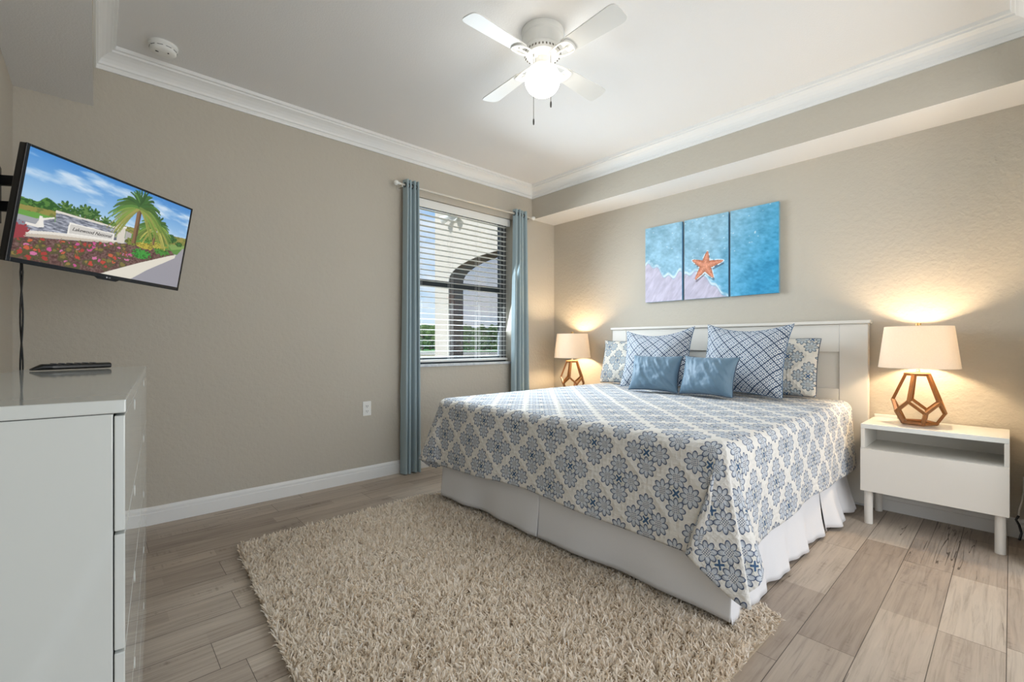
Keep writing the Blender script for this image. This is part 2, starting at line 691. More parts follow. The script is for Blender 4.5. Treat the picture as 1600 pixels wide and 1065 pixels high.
def np_mesh(name, V, Fq, m, parent=None, smooth=True, uv=None, colors=None, attr='paint', fattr=None):
    """mesh from numpy arrays; Fq: (n,4) or (n,3) indices; uv: per vertex"""
    me = bpy.data.meshes.new(name)
    V = np.asarray(V, np.float32)
    Fq = np.asarray(Fq, np.int32)
    k = Fq.shape[1]
    me.vertices.add(len(V))
    me.vertices.foreach_set('co', V.ravel())
    me.loops.add(Fq.size)
    me.loops.foreach_set('vertex_index', Fq.ravel())
    me.polygons.add(len(Fq))
    me.polygons.foreach_set('loop_start', np.arange(len(Fq), dtype=np.int32) * k)
    me.update(calc_edges=True)
    if uv is not None:
        l = me.uv_layers.new(name='UVMap')
        l.data.foreach_set('uv', np.asarray(uv, np.float32)[Fq.ravel()].ravel())
    if colors is not None:
        a = me.attributes.new(attr, 'FLOAT_COLOR', 'POINT')
        c = np.ones((len(V), 4), np.float32)
        c[:, :3] = colors
        a.data.foreach_set('color', c.ravel())
    if fattr is not None:
        a = me.attributes.new(attr, 'FLOAT', 'POINT')
        a.data.foreach_set('value', np.asarray(fattr, np.float32))
    me.materials.append(m)
    if smooth:
        me.shade_smooth()
    me.validate()
    o = bpy.data.objects.new(name, me)
    COL.objects.link(o)
    if parent is not None:
        o.parent = parent
    return o


def grid_faces(R, C):
    i = np.arange(R - 1)[:, None] * C + np.arange(C - 1)[None, :]
    return np.stack([i, i + 1, i + C + 1, i + C], -1).reshape(-1, 4)


def s2l(c):
    c = np.clip(np.asarray(c, float) / 255.0, 0, 1)
    return np.where(c <= 0.04045, c / 12.92, ((c + 0.055) / 1.055) ** 2.4)


def vnoise(x, y, seed=0):
    """smooth value noise, vectorised"""
    r = np.random.default_rng(seed).random((64, 64))
    xi = np.floor(x).astype(int)
    yi = np.floor(y).astype(int)
    fx = x - xi
    fy = y - yi
    fx = fx * fx * (3 - 2 * fx)
    fy = fy * fy * (3 - 2 * fy)
    g = lambda a, b: r[a % 64, b % 64]
    return (g(xi, yi) * (1 - fx) + g(xi + 1, yi) * fx) * (1 - fy) + (g(xi, yi + 1) * (1 - fx) + g(xi + 1, yi + 1) * fx) * fy


def fbm(x, y, oct=4, seed=0):
    s = 0
    a = 0.5
    for k in range(oct):
        s = s + a * vnoise(x * 2 ** k + 7 * k, y * 2 ** k + 3 * k, seed + k)
        a *= 0.5
    return s


def text_mesh(name, body, size, m, parent, matrix, shear=0.0, extrude=0.0004, slope=None):
    cu = bpy.data.curves.new(name, 'FONT')
    cu.body = body
    cu.size = size
    cu.shear = shear
    cu.extrude = extrude
    cu.align_x = 'CENTER'
    cu.align_y = 'CENTER'
    cu.resolution_u = 3
    tmp = bpy.data.objects.new('tmp', cu)
    COL.objects.link(tmp)
    dg = bpy.context.evaluated_depsgraph_get()
    me = bpy.data.meshes.new_from_object(tmp.evaluated_get(dg))
    bpy.data.objects.remove(tmp)
    if slope is not None:
        me.transform(slope)
    me.materials.clear()
    me.materials.append(m)
    o = bpy.data.objects.new(name, me)
    COL.objects.link(o)
    o.parent = parent
    o.matrix_local = matrix
    return o


# ================================================================== the room
XL, XR, YW, YB = -0.32, 3.80, 3.465, -0.09
ZC = 2.745
SOF_L, SOF_R, SOF_Z = -0.013, 3.45, 2.41
YR = -1.5                                   # hall behind the camera
WX0, WX1, WZ0, WZ1 = 2.02, 3.17, 0.90, 2.36  # window opening
WT = 0.16

struct('floor', MB().box(XL - 0.1, XR + 0.1, YR, YW + WT, -0.1, 0.0), FLOOR)
struct('ceiling', MB().box(XL - 0.1, XR + 0.1, YR, YW + WT, ZC, ZC + 0.1), CEIL)
mb = MB()
mb.box(XL - 0.1, WX0, YW, YW + WT, 0, ZC)
mb.box(WX1, XR + 0.1, YW, YW + WT, 0, ZC)
mb.box(WX0, WX1, YW, YW + WT, 0, WZ0)
mb.box(WX0, WX1, YW, YW + WT, WZ1, ZC)
struct('wall_window', mb, WALL)
struct('wall_right', MB().box(XR, XR + 0.1, YR, YW, 0, ZC), WALL)
struct('wall_left', MB().box(XL - 0.1, XL, YR, YW, 0, ZC), WALL)
# wide cased opening at the rear: a header and a short return
struct('wall_rear', MB().box(3.3, XR, YB - 0.1, YB, 0, SOF_Z).box(XL, XR, YB - 0.1, YB, SOF_Z, ZC), WALL)


def soffit(name, x0, x1):
    """dropped beam: painted face, white underside"""
    mb = MB().box(x0, x1, YB if x0 > 1 else YR, YW, SOF_Z, ZC)
    o = mb.build(name, WALL, None)
    o.data.materials.append(CEIL)
    for p in o.data.polygons:
        if p.normal.z < -0.5:
            p.material_index = 1
    o['kind'] = 'structure'
    return o


soffit('trim_1', SOF_R, XR)
soffit('trim_2', XL, SOF_L)

# crown moulding: mitred loop under the ceiling
prof = [(0.0, 2.628), (0.010, 2.628), (0.013, 2.640), (0.013, 2.652), (0.020, 2.656), (0.024, 2.668), (0.034, 2.684),
        (0.050, 2.700), (0.066, 2.710), (0.076, 2.714), (0.078, 2.724), (0.090, 2.727), (0.094, 2.745)]
P = []
for o_, z in prof:
    P.append([(SOF_L + o_, YB + o_, z), (SOF_R - o_, YB + o_, z), (SOF_R - o_, YW - o_, z), (SOF_L + o_, YW - o_, z)])
struct('trim_3', MB().grid(P, wrap=True), TRIM)


def baseboard(name, pts, inward):
    """pts polyline along the wall foot, inward = unit normals per segment"""
    pr = [(0.0, 0.0), (0.016, 0.0), (0.016, 0.070), (0.013, 0.074), (0.013, 0.090), (0.008, 0.100), (0.003, 0.106), (0.0, 0.106)]
    a, b2 = Vector(pts[0]), Vector(pts[1])
    n = Vector(inward)
    P = [[(a.x + n.x * o, a.y + n.y * o, z), (b2.x + n.x * o, b2.y + n.y * o, z)] for o, z in pr]
    mb = MB().grid(P)
    mb.f.append(tuple(range(0, 2 * len(pr), 2)))
    mb.f.append(tuple(range(1, 2 * len(pr), 2)))
    return struct(name, mb, TRIM)


baseboard('baseboard_window', ((XL + 0.016, YW, 0), (XR - 0.016, YW, 0)), (0, -1))
baseboard('baseboard_right', ((XR, YB, 0), (XR, YW, 0)), (-1, 0))
baseboard('baseboard_left', ((XL, YR, 0), (XL, YW, 0)), (1, 0))

# ---- window
win = thing('window_1', 'single hung window with dark bronze frame beside the bed', 'window', (0, 0, 0))
win['kind'] = 'structure'
fy0, fy1 = YW + 0.105, YW + WT - 0.005
mb = MB()
mb.box(WX0, WX0 + 0.045, fy0, fy1, WZ0, WZ1).box(WX1 - 0.075, WX1, fy0, fy1, WZ0, WZ1)
mb.box(WX0 + 0.045, WX1 - 0.075, fy0, fy1, WZ0, WZ0 + 0.03).box(WX0 + 0.045, WX1 - 0.075, fy0, fy1, WZ1 - 0.04, WZ1)
mb.build('window_frame', DARK_BRONZE, win, bevel=0.003)
zm = 1.635
mb = MB()
mb.box(WX0 + 0.045, WX1 - 0.075, fy0 - 0.012, fy0 + 0.03, zm - 0.03, zm + 0.028)
mb.box(WX0 + 0.045, WX0 + 0.075, fy0 - 0.01, fy0 + 0.02, WZ0 + 0.03, zm - 0.03)
mb.box(WX1 - 0.10, WX1 - 0.075, fy0 - 0.01, fy0 + 0.02, WZ0 + 0.03, zm - 0.03)
mb.box(WX0 + 0.075, WX1 - 0.10, fy0 - 0.01, fy0 + 0.02, WZ0 + 0.03, WZ0 + 0.055)
mb.build('lower_sash', DARK_BRONZE, win, bevel=0.003)
MB().box(WX0 + 0.06, WX1 - 0.09, fy0 + 0.004, fy0 + 0.008, WZ0 + 0.04, zm).build('pane', GLASS, win)
MB().box(WX0 + 0.045, WX1 - 0.075, fy0 + 0.033, fy0 + 0.037, zm, WZ1 - 0.04).build('pane', GLASS, win)
MB().box(WX0 - 0.02, WX1 + 0.02, YW - 0.02, fy0, WZ0 - 0.022, WZ0 + 0.002).build('window_sill', MARBLE, win, bevel=0.004)

# ---- blind
bl = thing('window_blind', 'white wide-slat venetian blind hanging in the window with its slats open', 'blind', (0, 0, 0))
by = YW + 0.052
bx0, bx1 = WX0 + 0.012, WX1 - 0.048
MB().box(bx0, bx1 + 0.03, by - 0.034, by - 0.024, 2.285, 2.357).build('valance', WHITE_PLASTIC, bl, bevel=0.003)
MB().box(bx0, bx1 + 0.02, by - 0.022, by + 0.026, 2.31, 2.355).build('headrail', WHITE_PLASTIC, bl, bevel=0.002)
mb = MB()
zs = np.arange(0.966, 2.30, 0.0485)
for z in zs:
    P = []
    for k in range(5):
        s = -1 + k * 0.5
        P.append([(bx0, by + s * 0.021, z + 0.0012 * (1 - s * s)), (bx1, by + s * 0.021, z + 0.0012 * (1 - s * s))])
    Q = [[(x, y, zz - 0.0022) for x, y, zz in r] for r in P]
    mb.grid(P + Q[::-1], wrap=False)
    n0 = len(mb.v) - 20
    mb.f.append((n0, n0 + 1, n0 + 19, n0 + 18))
    mb.f.append(tuple(n0 + 2 * k for k in range(10)))
    mb.f.append(tuple(n0 + 2 * k + 1 for k in range(10))[::-1])
mb.build('slats', WHITE_PLASTIC, bl)
MB().box(bx0, bx1, by - 0.025, by + 0.025, 0.917, 0.938).build('bottom_rail', WHITE_PLASTIC, bl, bevel=0.003)
for xx in (bx0 + 0.07, bx0 + 0.40, bx0 + 0.72, bx1 - 0.05):
    mb = MB()
    for dy in (-0.026, 0.026):
        for dx in (-0.008, 0.008):
            mb.tube([(xx + dx, by + dy, 0.93), (xx + dx, by + dy, 2.31)], 0.0009, 5)
    mb.build('ladder_cord', WHITE_PLASTIC, bl)
MB().tube([(bx0 + 0.035, by - 0.036, 2.29), (bx0 + 0.035, by - 0.04, 1.75), (bx0 + 0.035, by - 0.04, 1.55)], 0.004, 8).build('tilt_wand', WHITE_PLASTIC, bl, smooth=True)
mb = MB()
mb.lathe([(0.006, 0), (0.009, 0.012), (0.006, 0.045), (0.003, 0.05)], 10, (bx0 + 0.015, by - 0.042, 1.60))
mb.lathe([(0.006, 0), (0.009, 0.012), (0.006, 0.045), (0.003, 0.05)], 10, (bx0 + 0.022, by - 0.042, 1.72))
mb.tube([(bx0 + 0.015, by - 0.042, 1.64), (bx0 + 0.015, by - 0.04, 2.3)], 0.001, 5)
mb.tube([(bx0 + 0.022, by - 0.042, 1.76), (bx0 + 0.022, by - 0.04, 2.3)], 0.001, 5)
mb.build('lift_cord', WHITE_PLASTIC, bl)

# ---- curtain rod
RY, RZ = 3.385, 2.397
rod = thing('curtain_rod', 'slim pale curtain rod with round end knobs above the window', 'curtain rod', (0, 0, 0))
MB().tube([(1.84, RY, RZ), (3.36, RY, RZ)], 0.009, 12).build('pole', NICKEL, rod, smooth=True)
for xx, s in ((1.84, -1), (3.36, 1)):
    Mr = Matrix.Rotation(s * PI / 2, 4, 'Y')
    MB().lathe([(0.011, 0), (0.012, 0.008), (0.007, 0.011), (0.011, 0.016), (0.019, 0.024), (0.021, 0.034), (0.018, 0.044), (0.008, 0.051)], 20, (xx, RY, RZ), M=Mr).build('finial', WHITE_PLASTIC, rod, smooth=True)
for xx in (1.865, 3.335):
    mb = MB().box(xx - 0.012, xx + 0.012, YW - 0.008, YW, RZ - 0.03, RZ + 0.03)
    mb.box(xx - 0.006, xx + 0.006, RY, YW - 0.008, RZ - 0.02, RZ - 0.008)
    mb.build('bracket', NICKEL, rod, bevel=0.002)


def curtain(name, label, xt0, xt1, xb0, xb1, folds, seed):
    r = thing(name, label, 'curtain', ((xt0 + xt1) / 2, RY, 0), 0, 'blue-grey grommet curtains')
    ox = (xt0 + xt1) / 2
    NU, NV = 150, 40
    rr = np.random.default_rng(seed)
    ph = rr.random(folds + 2) * 0.8
    zt = 2.443
    u = np.linspace(0, 1, NU)
    def sheet(off):
        P = []
        for j in range(NV):
            v = j / (NV - 1)
            z = zt + (0.006 - zt) * v
            x = xt0 + (xb0 - xt0) * v + (xt1 - xt0 + ((xb1 - xb0) - (xt1 - xt0)) * v) * u
            amp = 0.031 + 0.012 * v
            a = u * folds * 2 * PI
            wob = 0.35 * np.sin(a * 0.5 + 3 * v + seed) * v
            y = amp * (1 - 2 * np.abs(np.sin((a + wob) / 2)) ** 0.55) * (0.85 + 0.25 * np.sin(a * 0.37 + seed))
            x = x + 0.045 * (x[-1] - x[0]) / folds * np.sin(2 * a + 0.6)
            # offset along the sheet normal
            dx = np.gradient(x)
            dy = np.gradient(y)
            ln = np.sqrt(dx * dx + dy * dy) + 1e-6
            P.append(np.stack([x - ox - dy / ln * off, y + dx / ln * off, np.full(NU, z + 0.004 * np.sin(a * 0.5) * v)], -1))
        return np.array(P)
    A = sheet(0.0)
    B = sheet(0.004)
    Fg = grid_faces(NV, NU)
    np_mesh('fabric_panel', A.reshape(-1, 3), Fg, CURT, r)
    Bm = B[:, 6:-6]
    np_mesh('lining', Bm.reshape(-1, 3), grid_faces(NV, NU - 12), LINING, r)
    # grommets where the rod passes
    row = A[1]
    for k in range(folds):
        i = int((k + 0.06) / folds * (NU - 1))
        p = row[i]
        mb = MB()
        ring = [(p[0], 0.018 * math.cos(t), RZ + 0.018 * math.sin(t)) for t in np.linspace(0, 2 * PI, 17)]
        mb.tube(ring, 0.0035, 6, cap=False)
        mb.build('grommet', GROMMET, r, smooth=True)
    return r


curtain('curtain', 'blue-grey curtain panel left of the window, visible down to the floor', 1.885, 2.02, 1.855, 2.035, 4, 1)
curtain('curtain', 'blue-grey curtain panel right of the window, its foot behind the bed', 3.115, 3.285, 3.07, 3.325, 4, 5)

# ---- outlets
def outlet(label, M):
    r = thing('wall_outlet', label, 'outlet')
    r.matrix_world = M
    MB().box(-0.035, 0.035, -0.006, 0.0, -0.0575, 0.0575).build('face_plate', WHITE_PLASTIC, r, bevel=0.003)
    for s in (-1, 1):
        o = MB().box(-0.015, 0.015, -0.0085, -0.006, s * 0.02 - 0.014, s * 0.02 + 0.014).build('socket', WHITE_PLASTIC, r, bevel=0.004)
        mb = MB().box(-0.008, -0.0055, -0.0092, -0.0084, s * 0.02 - 0.004, s * 0.02 + 0.006)
        mb.box(0.0055, 0.008, -0.0092, -0.0084, s * 0.02 - 0.004, s * 0.02 + 0.006)
        mb.box(-0.002, 0.002, -0.0092, -0.0084, s * 0.02 - 0.011, s * 0.02 - 0.007)
        mb.build('slot', BLACK_MATTE, o)
    return r


outlet('white duplex wall outlet left of the window curtain', Matrix.Translation((1.592, YW, 0.565)))
outlet('white outlet plate peeking above the nightstand beside the headboard',
       Matrix.Translation((XR, 0.552, 0.585)) @ Matrix.Rotation(-PI / 2, 4, 'Z') @ Matrix.Rotation(PI / 2, 4, 'Y'))

# ---- smoke detector
sd = thing('smoke_detector', 'round white smoke detector on the ceiling near the corner', 'smoke detector', (0.275, 3.19, ZC))
MB().lathe([(0.068, 0), (0.068, -0.012), (0.062, -0.018)], 40).build('base_ring', WHITE_PLASTIC, sd, smooth=True)
MB().lathe([(0.060, -0.018), (0.062, -0.024), (0.060, -0.036), (0.050, -0.045), (0.02, -0.048)], 40).build('cover', WHITE_PLASTIC, sd, smooth=True)
mb = MB()
for k in range(10):
    M = Matrix.Rotation(k * PI / 5, 4, 'Z')
    mb.box(0.0608, 0.0625, -0.013, 0.013, -0.0285, -0.0265, M)
mb.build('vent_slots', BLACK_MATTE, sd)
MB().lathe([(0.004, -0.046), (0.004, -0.0492)], 10, (0.02, -0.024, 0)).build('indicator', BLACK_MATTE, sd)
MB().box(-0.036, -0.022, -0.012, -0.006, -0.0492, -0.046).build('test_button', BLACK_MATTE, sd)

# ================================================================== ceiling fan
fan = thing('ceiling_fan', 'white four-blade hugger ceiling fan with a lit globe', 'ceiling fan', (1.763, 1.69, ZC))
MB().lathe([(0.112, 0), (0.114, -0.006), (0.112, -0.030), (0.106, -0.036), (0.106, -0.078), (0.098, -0.092)], 48).build('motor_housing', WHITE_PLASTIC, fan, smooth=True)
MB().lathe([(0.098, -0.092), (0.100, -0.098), (0.086, -0.128), (0.060, -0.140), (0.040, -0.144)], 48).build('vented_plate', WHITE_PLASTIC, fan, smooth=True)
mb = MB()
for k in range(32):
    M = Matrix.Rotation(2 * PI * k / 32, 4, 'Z') @ Matrix.Translation((0.0945, 0, -0.113)) @ Matrix.Rotation(math.radians(-25), 4, 'Y')
    mb.box(-0.0015, 0.0015, -0.0032, 0.0032, -0.011, 0.011, M)
mb.build('vent_slots', mat('vent_shadow_grey', lin(120, 116, 108), 0.7), fan)
MB().lathe([(0.040, -0.140), (0.044, -0.150), (0.044, -0.178), (0.036, -0.184)], 32).build('switch_housing', WHITE_PLASTIC, fan, smooth=True)
MB().lathe([(0.036, -0.176), (0.050, -0.178), (0.054, -0.190), (0.046, -0.194)], 32).build('globe_collar', WHITE_PLASTIC, fan, smooth=True)
GZ = -0.256
pr = []
for k in range(19):
    a = math.radians(38 + (180 - 38) * k / 18)
    pr.append((max(0.0005, 0.094 * math.sin(a)), GZ + 0.084 * math.cos(a)))
MB().lathe(pr, 40, cap0=True, cap1=True).build('globe', GLOBE, fan, smooth=True)
for k, ang in enumerate((0.5, 85.5, 180.5, 269.5)):
    M = Matrix.Rotation(math.radians(ang), 4, 'Z') @ Matrix.Translation((0, 0, -0.158)) @ Matrix.Rotation(math.radians(-11), 4, 'X')
    outl = []
    r0, r1, h0, h1 = 0.155, 0.505, 0.047, 0.060
    outl += [(r0, -h0 + 0.012), (r0 + 0.012, -h0)]
    for a in np.linspace(-90, 90, 15):
        ca, sa = math.cos(math.radians(a)), math.sin(math.radians(a))
        outl.append((r1 - 0.045 + 0.045 * abs(ca) ** 0.7, h1 * math.copysign(abs(sa) ** 0.55, sa)))
    outl += [(r0 + 0.012, h0), (r0, h0 - 0.012)]
    bo = MB().prism(outl, 0, 0.006, M).build('blade', WHITE_PLASTIC, fan, bevel=0.001)
    mb = MB()
    # bracket: two curved arms to a crescent plate under the blade
    for s in (-1, 1):
        pts = []
        for q_ in np.linspace(0, 1, 10):
            pts.append(M @ Vector((0.055 + 0.135 * q_, s * (0.010 + 0.030 * math.sin(q_ * PI * 0.62)), 0.012 * (1 - q_) - 0.006)))
        mb.tube(pts, [0.006 - 0.0015 * q_ for q_ in np.linspace(0, 1, 10)], 8)
    cres = [M @ Vector((0.185 + 0.022 * math.cos(a), 0.040 * math.sin(a), -0.004)) for a in np.linspace(-PI / 2, PI / 2, 13)]
    mb.tube(cres, 0.005, 8)
    mb.tube([M @ Vector((0.075 + 0.10 * q_, 0, -0.004)) for q_ in np.linspace(0, 1, 6)], 0.005, 8)
    mb.build('blade_bracket', WHITE_PLASTIC, bo, smooth=True)


CHAIN = mat('pull_chain_metal', lin(140, 134, 122), 0.4, metal=0.6)
KNOB = mat('chain_knob', lin(96, 92, 86), 0.4, metal=0.5)


def pull_chain(x, y, z0, z1):
    mb = MB().tube([(x * 0.86, y * 0.86, z0 + 0.004), (x, y, z0), (x, y, z1 + 0.02)], 0.0016, 6)
    o = mb.build('pull_chain', CHAIN, fan)
    MB().lathe([(0.0015, 0.022), (0.004, 0.016), (0.0048, 0.006), (0.004, -0.008), (0.002, -0.012)], 12, (x, y, z1)).build('pull_knob', KNOB, o, smooth=True)


Rv = Vector((0.7388, -0.6739, 0))
Fv = Vector((0.6739, 0.7388, 0))
p = Rv * 0.036 - Fv * 0.098
pull_chain(p.x, p.y, -0.170, -0.440)
p = -Rv * 0.052 - Fv * 0.088
pull_chain(p.x, p.y, -0.170, -0.525)

# ================================================================== television
tvM = Matrix(((0.754, -0.643, 0.134, 0.061), (0.655, 0.748, -0.104, 2.633), (-0.033, 0.166, 0.985, 1.577), (0, 0, 0, 1)))
xa = Vector((0.754, 0.655, -0.033)).normalized()
za = Vector((0.134, -0.104, 0.985))
za = (za - xa * za.dot(xa)).normalized()
ya = za.cross(xa)
tvM = Matrix((tuple([*map(float, (xa.x, ya.x, za.x, 0.061))]), (xa.y, ya.y, za.y, 2.633), (xa.z, ya.z, za.z, 1.577), (0, 0, 0, 1)))
tv = thing('television', 'flat-screen television on a swing arm showing a palm tree and entrance sign', 'television')
tv.matrix_world = tvM
W2, H2 = 0.365, 0.215
mb = MB().box(-W2, W2, 0.002, 0.030, -H2, H2)
mb.build('rear_case', BLACK_PLASTIC, tv, bevel=0.004)
MB().box(-0.25, 0.25, 0.030, 0.055, -0.17, 0.12).build('rear_hump', BLACK_PLASTIC, tv, bevel=0.01)
mb = MB()
mb.box(-W2, -W2 + 0.012, -0.004, 0.002, -H2, H2).box(W2 - 0.008, W2, -0.004, 0.002, -H2, H2)
mb.box(-W2 + 0.012, W2 - 0.008, -0.004, 0.002, H2 - 0.009, H2).box(-W2 + 0.012, W2 - 0.008, -0.004, 0.002, -H2, -H2 + 0.017)
mb.prism([(-0.055, -H2), (0.055, -H2), (0.04, -H2 - 0.008), (-0.04, -H2 - 0.008)], 0.003, 0.0, Matrix.Rotation(PI / 2, 4, 'X'))
mb.build('bezel', BLACK_PLASTIC, tv, bevel=0.0015)
# screen image painted point by point
NX, NY = 360, 210
sx0, sx1, sz0, sz1 = -W2 + 0.011, W2 - 0.007, -H2 + 0.016, H2 - 0.008
U, V = np.meshgrid(np.linspace(0, 1, NX), np.linspace(0, 1, NY))      # v: 0 bottom .. 1 top
img = np.zeros((NY, NX, 3))


def paint(mask, col, a=1.0):
    m = (np.asarray(mask, float) * a)[..., None]
    img[:] = img * (1 - m) + np.asarray(col, float) * m


def poly(pts, UU=None, VV=None):
    UU = U if UU is None else UU
    VV = V if VV is None else VV
    ins = np.zeros(UU.shape, bool)
    n = len(pts)
    for i in range(n):
        x1, y1 = pts[i]
        x2, y2 = pts[(i + 1) % n]
        c = (y1 > VV) != (y2 > VV)
        with np.errstate(divide='ignore', invalid='ignore'):
            xi = (x2 - x1) * (VV - y1) / (y2 - y1 + 1e-12) + x1
        ins ^= c & (UU < xi)
    return ins


sky0, sky1 = np.array([196, 222, 240]), np.array([74, 138, 205])
tt = np.clip((V - 0.42) / 0.58, 0, 1)[..., None]
img[:] = sky0 * (1 - tt) + sky1 * tt
c1 = fbm(U * 4 + V * 6, V * 9 - U * 2, 5, 3)
paint(np.clip((c1 - 0.50) * 5, 0, 1), (232, 240, 246), 0.75)
# far trees, field and road
fo = fbm(U * 30, V * 30, 4, 5)
fo2 = fbm(U * 70, V * 55, 3, 6)
ridge = 0.525 + 0.05 * np.exp(-((U - 0.11) / 0.06) ** 2) + 0.06 * (vnoise(U * 26, U * 0, 9) - 0.5)
paint(V < ridge, (46, 88, 38))
paint((V < ridge) & (fo2 > 0.47), (84, 128, 58))
paint(V < 0.478 + 0.15 * U, (146, 138, 72))
paint((V < 0.478 + 0.15 * U) & (fo2 > 0.5), (112, 122, 60))
paint(V < 0.439 + 0.02 * U, (104, 156, 70))
paint(V < 0.388 + 0.05 * U, (158, 160, 164))
paint(V < 0.34 + 0.05 * U, (134, 138, 150))
for (cx_, cy_, s_) in ((0.21, 0.56, 0.045), (0.26, 0.55, 0.035), (0.311, 0.585, 0.045), (0.362, 0.58, 0.04), (0.43, 0.545, 0.035), (0.48, 0.53, 0.03)):
    th = np.arctan2((V - cy_) * 0.6, U - cx_)
    rr = np.hypot(U - cx_, (V - cy_) * 0.6)
    paint((U > cx_ - 0.03) & (U < cx_ + 0.03) & (V < cy_ - 0.02) & (V > 0.42) & (fo > 0.42), (70, 108, 48))
    paint((np.abs(U - cx_) < 0.004) & (V < cy_) & (V > cy_ - 0.1), (112, 96, 70))
    paint(rr < s_ * (0.45 + 0.55 * np.abs(np.sin(th * 4.5 + cx_ * 20))), (52, 92, 42))
    paint((rr < s_ * (0.40 + 0.5 * np.abs(np.sin(th * 6.5 + cx_ * 9)))) & (fo2 > 0.47), (98, 132, 70))
paint((V < 0.50) & (V > 0.40) & (U > 0.55) & (U < 0.98) & (V < 0.545 - 0.05 * U + 0.05 * (fo - 0.5)), (92, 138, 64))
# wall of stacked stone
ston = fbm(U * 46, V * 120, 3, 21)
stone_c = (np.array([138, 142, 154])[None, None] + (ston[..., None] - 0.45) * 210)
wallp = poly([(0.169, 0.496), (0.50, 0.506), (0.515, 0.365), (0.173, 0.285)])
wing = poly([(0.039, 0.33), (0.09, 0.33), (0.11, 0.41), (0.169, 0.435), (0.173, 0.285), (0.035, 0.24)])
img[wallp | wing] = stone_c[wallp | wing]
paint(poly([(0.165, 0.512), (0.50, 0.522), (0.50, 0.506), (0.165, 0.492)]), (222, 216, 206))
paint(poly([(0.04, 0.335), (0.085, 0.335), (0.10, 0.40), (0.165, 0.445), (0.165, 0.43), (0.12, 0.395), (0.10, 0.315), (0.04, 0.31)]), (232, 228, 220))
paint(poly([(0.095, 0.425), (0.11, 0.425), (0.125, 0.33), (0.10, 0.315)]), (236, 232, 224))
paint(poly([(0.025, 0.255), (0.168, 0.305), (0.515, 0.385), (0.515, 0.365), (0.166, 0.278), (0.022, 0.225)]), (228, 222, 212))
paint(poly([(0.025, 0.225), (0.166, 0.278), (0.515, 0.365), (0.515, 0.35), (0.164, 0.24), (0.024, 0.20)]), (198, 186, 170))
paint(poly([(0.503, 0.53), (0.556, 0.54), (0.562, 0.37), (0.515, 0.362)]), (214, 206, 194))
paint(poly([(0.498, 0.545), (0.562, 0.556), (0.562, 0.535), (0.498, 0.522)]), (230, 226, 216))
paint(poly([(0.56, 0.51), (0.60, 0.50), (0.60, 0.40), (0.563, 0.38)]), (176, 172, 168))
paint(poly([(0.240, 0.436), (0.494, 0.447), (0.494, 0.372), (0.238, 0.318)]), (238, 234, 226))
paint(poly([(0.248, 0.424), (0.487, 0.438), (0.487, 0.381), (0.247, 0.332)]), (206, 202, 196))
# mulch bed, flowers
mb_ = poly([(-0.01, 0.20), (0.03, 0.20), (0.164, 0.238), (0.515, 0.348), (0.60, 0.39), (0.90, 0.43), (0.935, 0.38), (0.676, 0.187), (0.47, -0.01), (-0.01, -0.01)])
img[mb_] = (np.array([104, 76, 70]) + (fbm(U * 120, V * 90, 3, 33)[..., None] - 0.45) * 100)[mb_]
fr = np.random.default_rng(4)
cols = [(196, 70, 56), (206, 96, 66), (206, 84, 150), (176, 60, 56), (150, 126, 66), (216, 118, 168), (130, 116, 60)]
for k in range(150):
    u0 = fr.random() * 0.62
    f_ = fr.random()
    hi = 0.17 + 0.33 * u0
    lo = max(0.01, (u0 - 0.40) * 0.75)
    v0 = lo + (hi - lo) * f_
    dp = 1 - 0.6 * f_
    s_ = 0.007 + 0.012 * dp
    if fr.random() < 0.35:
        continue
    rr = np.hypot((U - u0), (V - v0) * 0.62) + 0.020 * (fo2 - 0.45)
    paint(rr < s_ * 1.2, (86, 82, 52), 0.9)
    rr2 = np.hypot((U - u0), (V - v0 - s_ * 0.4) * 0.75) + 0.03 * (fo2 - 0.47)
    paint(rr2 < s_ * 0.72, cols[k % 7], 0.9)
paint((np.hypot(U - 0.015, (V - 0.25) * 0.6) + 0.05 * (fo2 - 0.47)) < 0.04, (150, 60, 66))
# road, kerb
paint(poly([(0.47, -0.01), (0.637, 0.0), (0.935, 0.36), (0.995, 0.515), (1.01, 0.515), (1.01, -0.01)]), (152, 150, 158))
paint(poly([(0.44, -0.01), (0.637, -0.01), (0.74, 0.13), (0.937, 0.355), (0.94, 0.395), (0.90, 0.37), (0.676, 0.195)]), (222, 216, 202))
paint(poly([(0.90, 0.44), (1.01, 0.50), (1.01, 0.535), (0.86, 0.50)]), (128, 158, 88))
# shrubs
for (cx_, cy_, rx, ry, c_) in ((0.685, 0.30, 0.065, 0.055, (66, 150, 58)), (0.83, 0.39, 0.06, 0.045, (74, 136, 54)), (0.70, 0.405, 0.06, 0.035, (186, 172, 66)), (0.79, 0.45, 0.06, 0.035, (176, 168, 70)), (0.60, 0.41, 0.035, 0.04, (120, 130, 56)), (0.70, 0.52, 0.06, 0.06, (92, 132, 54)), (0.88, 0.57, 0.045, 0.05, (62, 108, 52)), (0.95, 0.53, 0.03, 0.03, (62, 108, 52))):
    e = ((U - cx_) / rx) ** 2 + ((V - cy_) / ry) ** 2 + (fo2 - 0.45) * 2.4
    paint(e < 1, c_)
    paint((e < 1) & (fbm(U * 110, V * 110, 2, 51) > 0.40), tuple(int(x * 0.70) for x in c_))
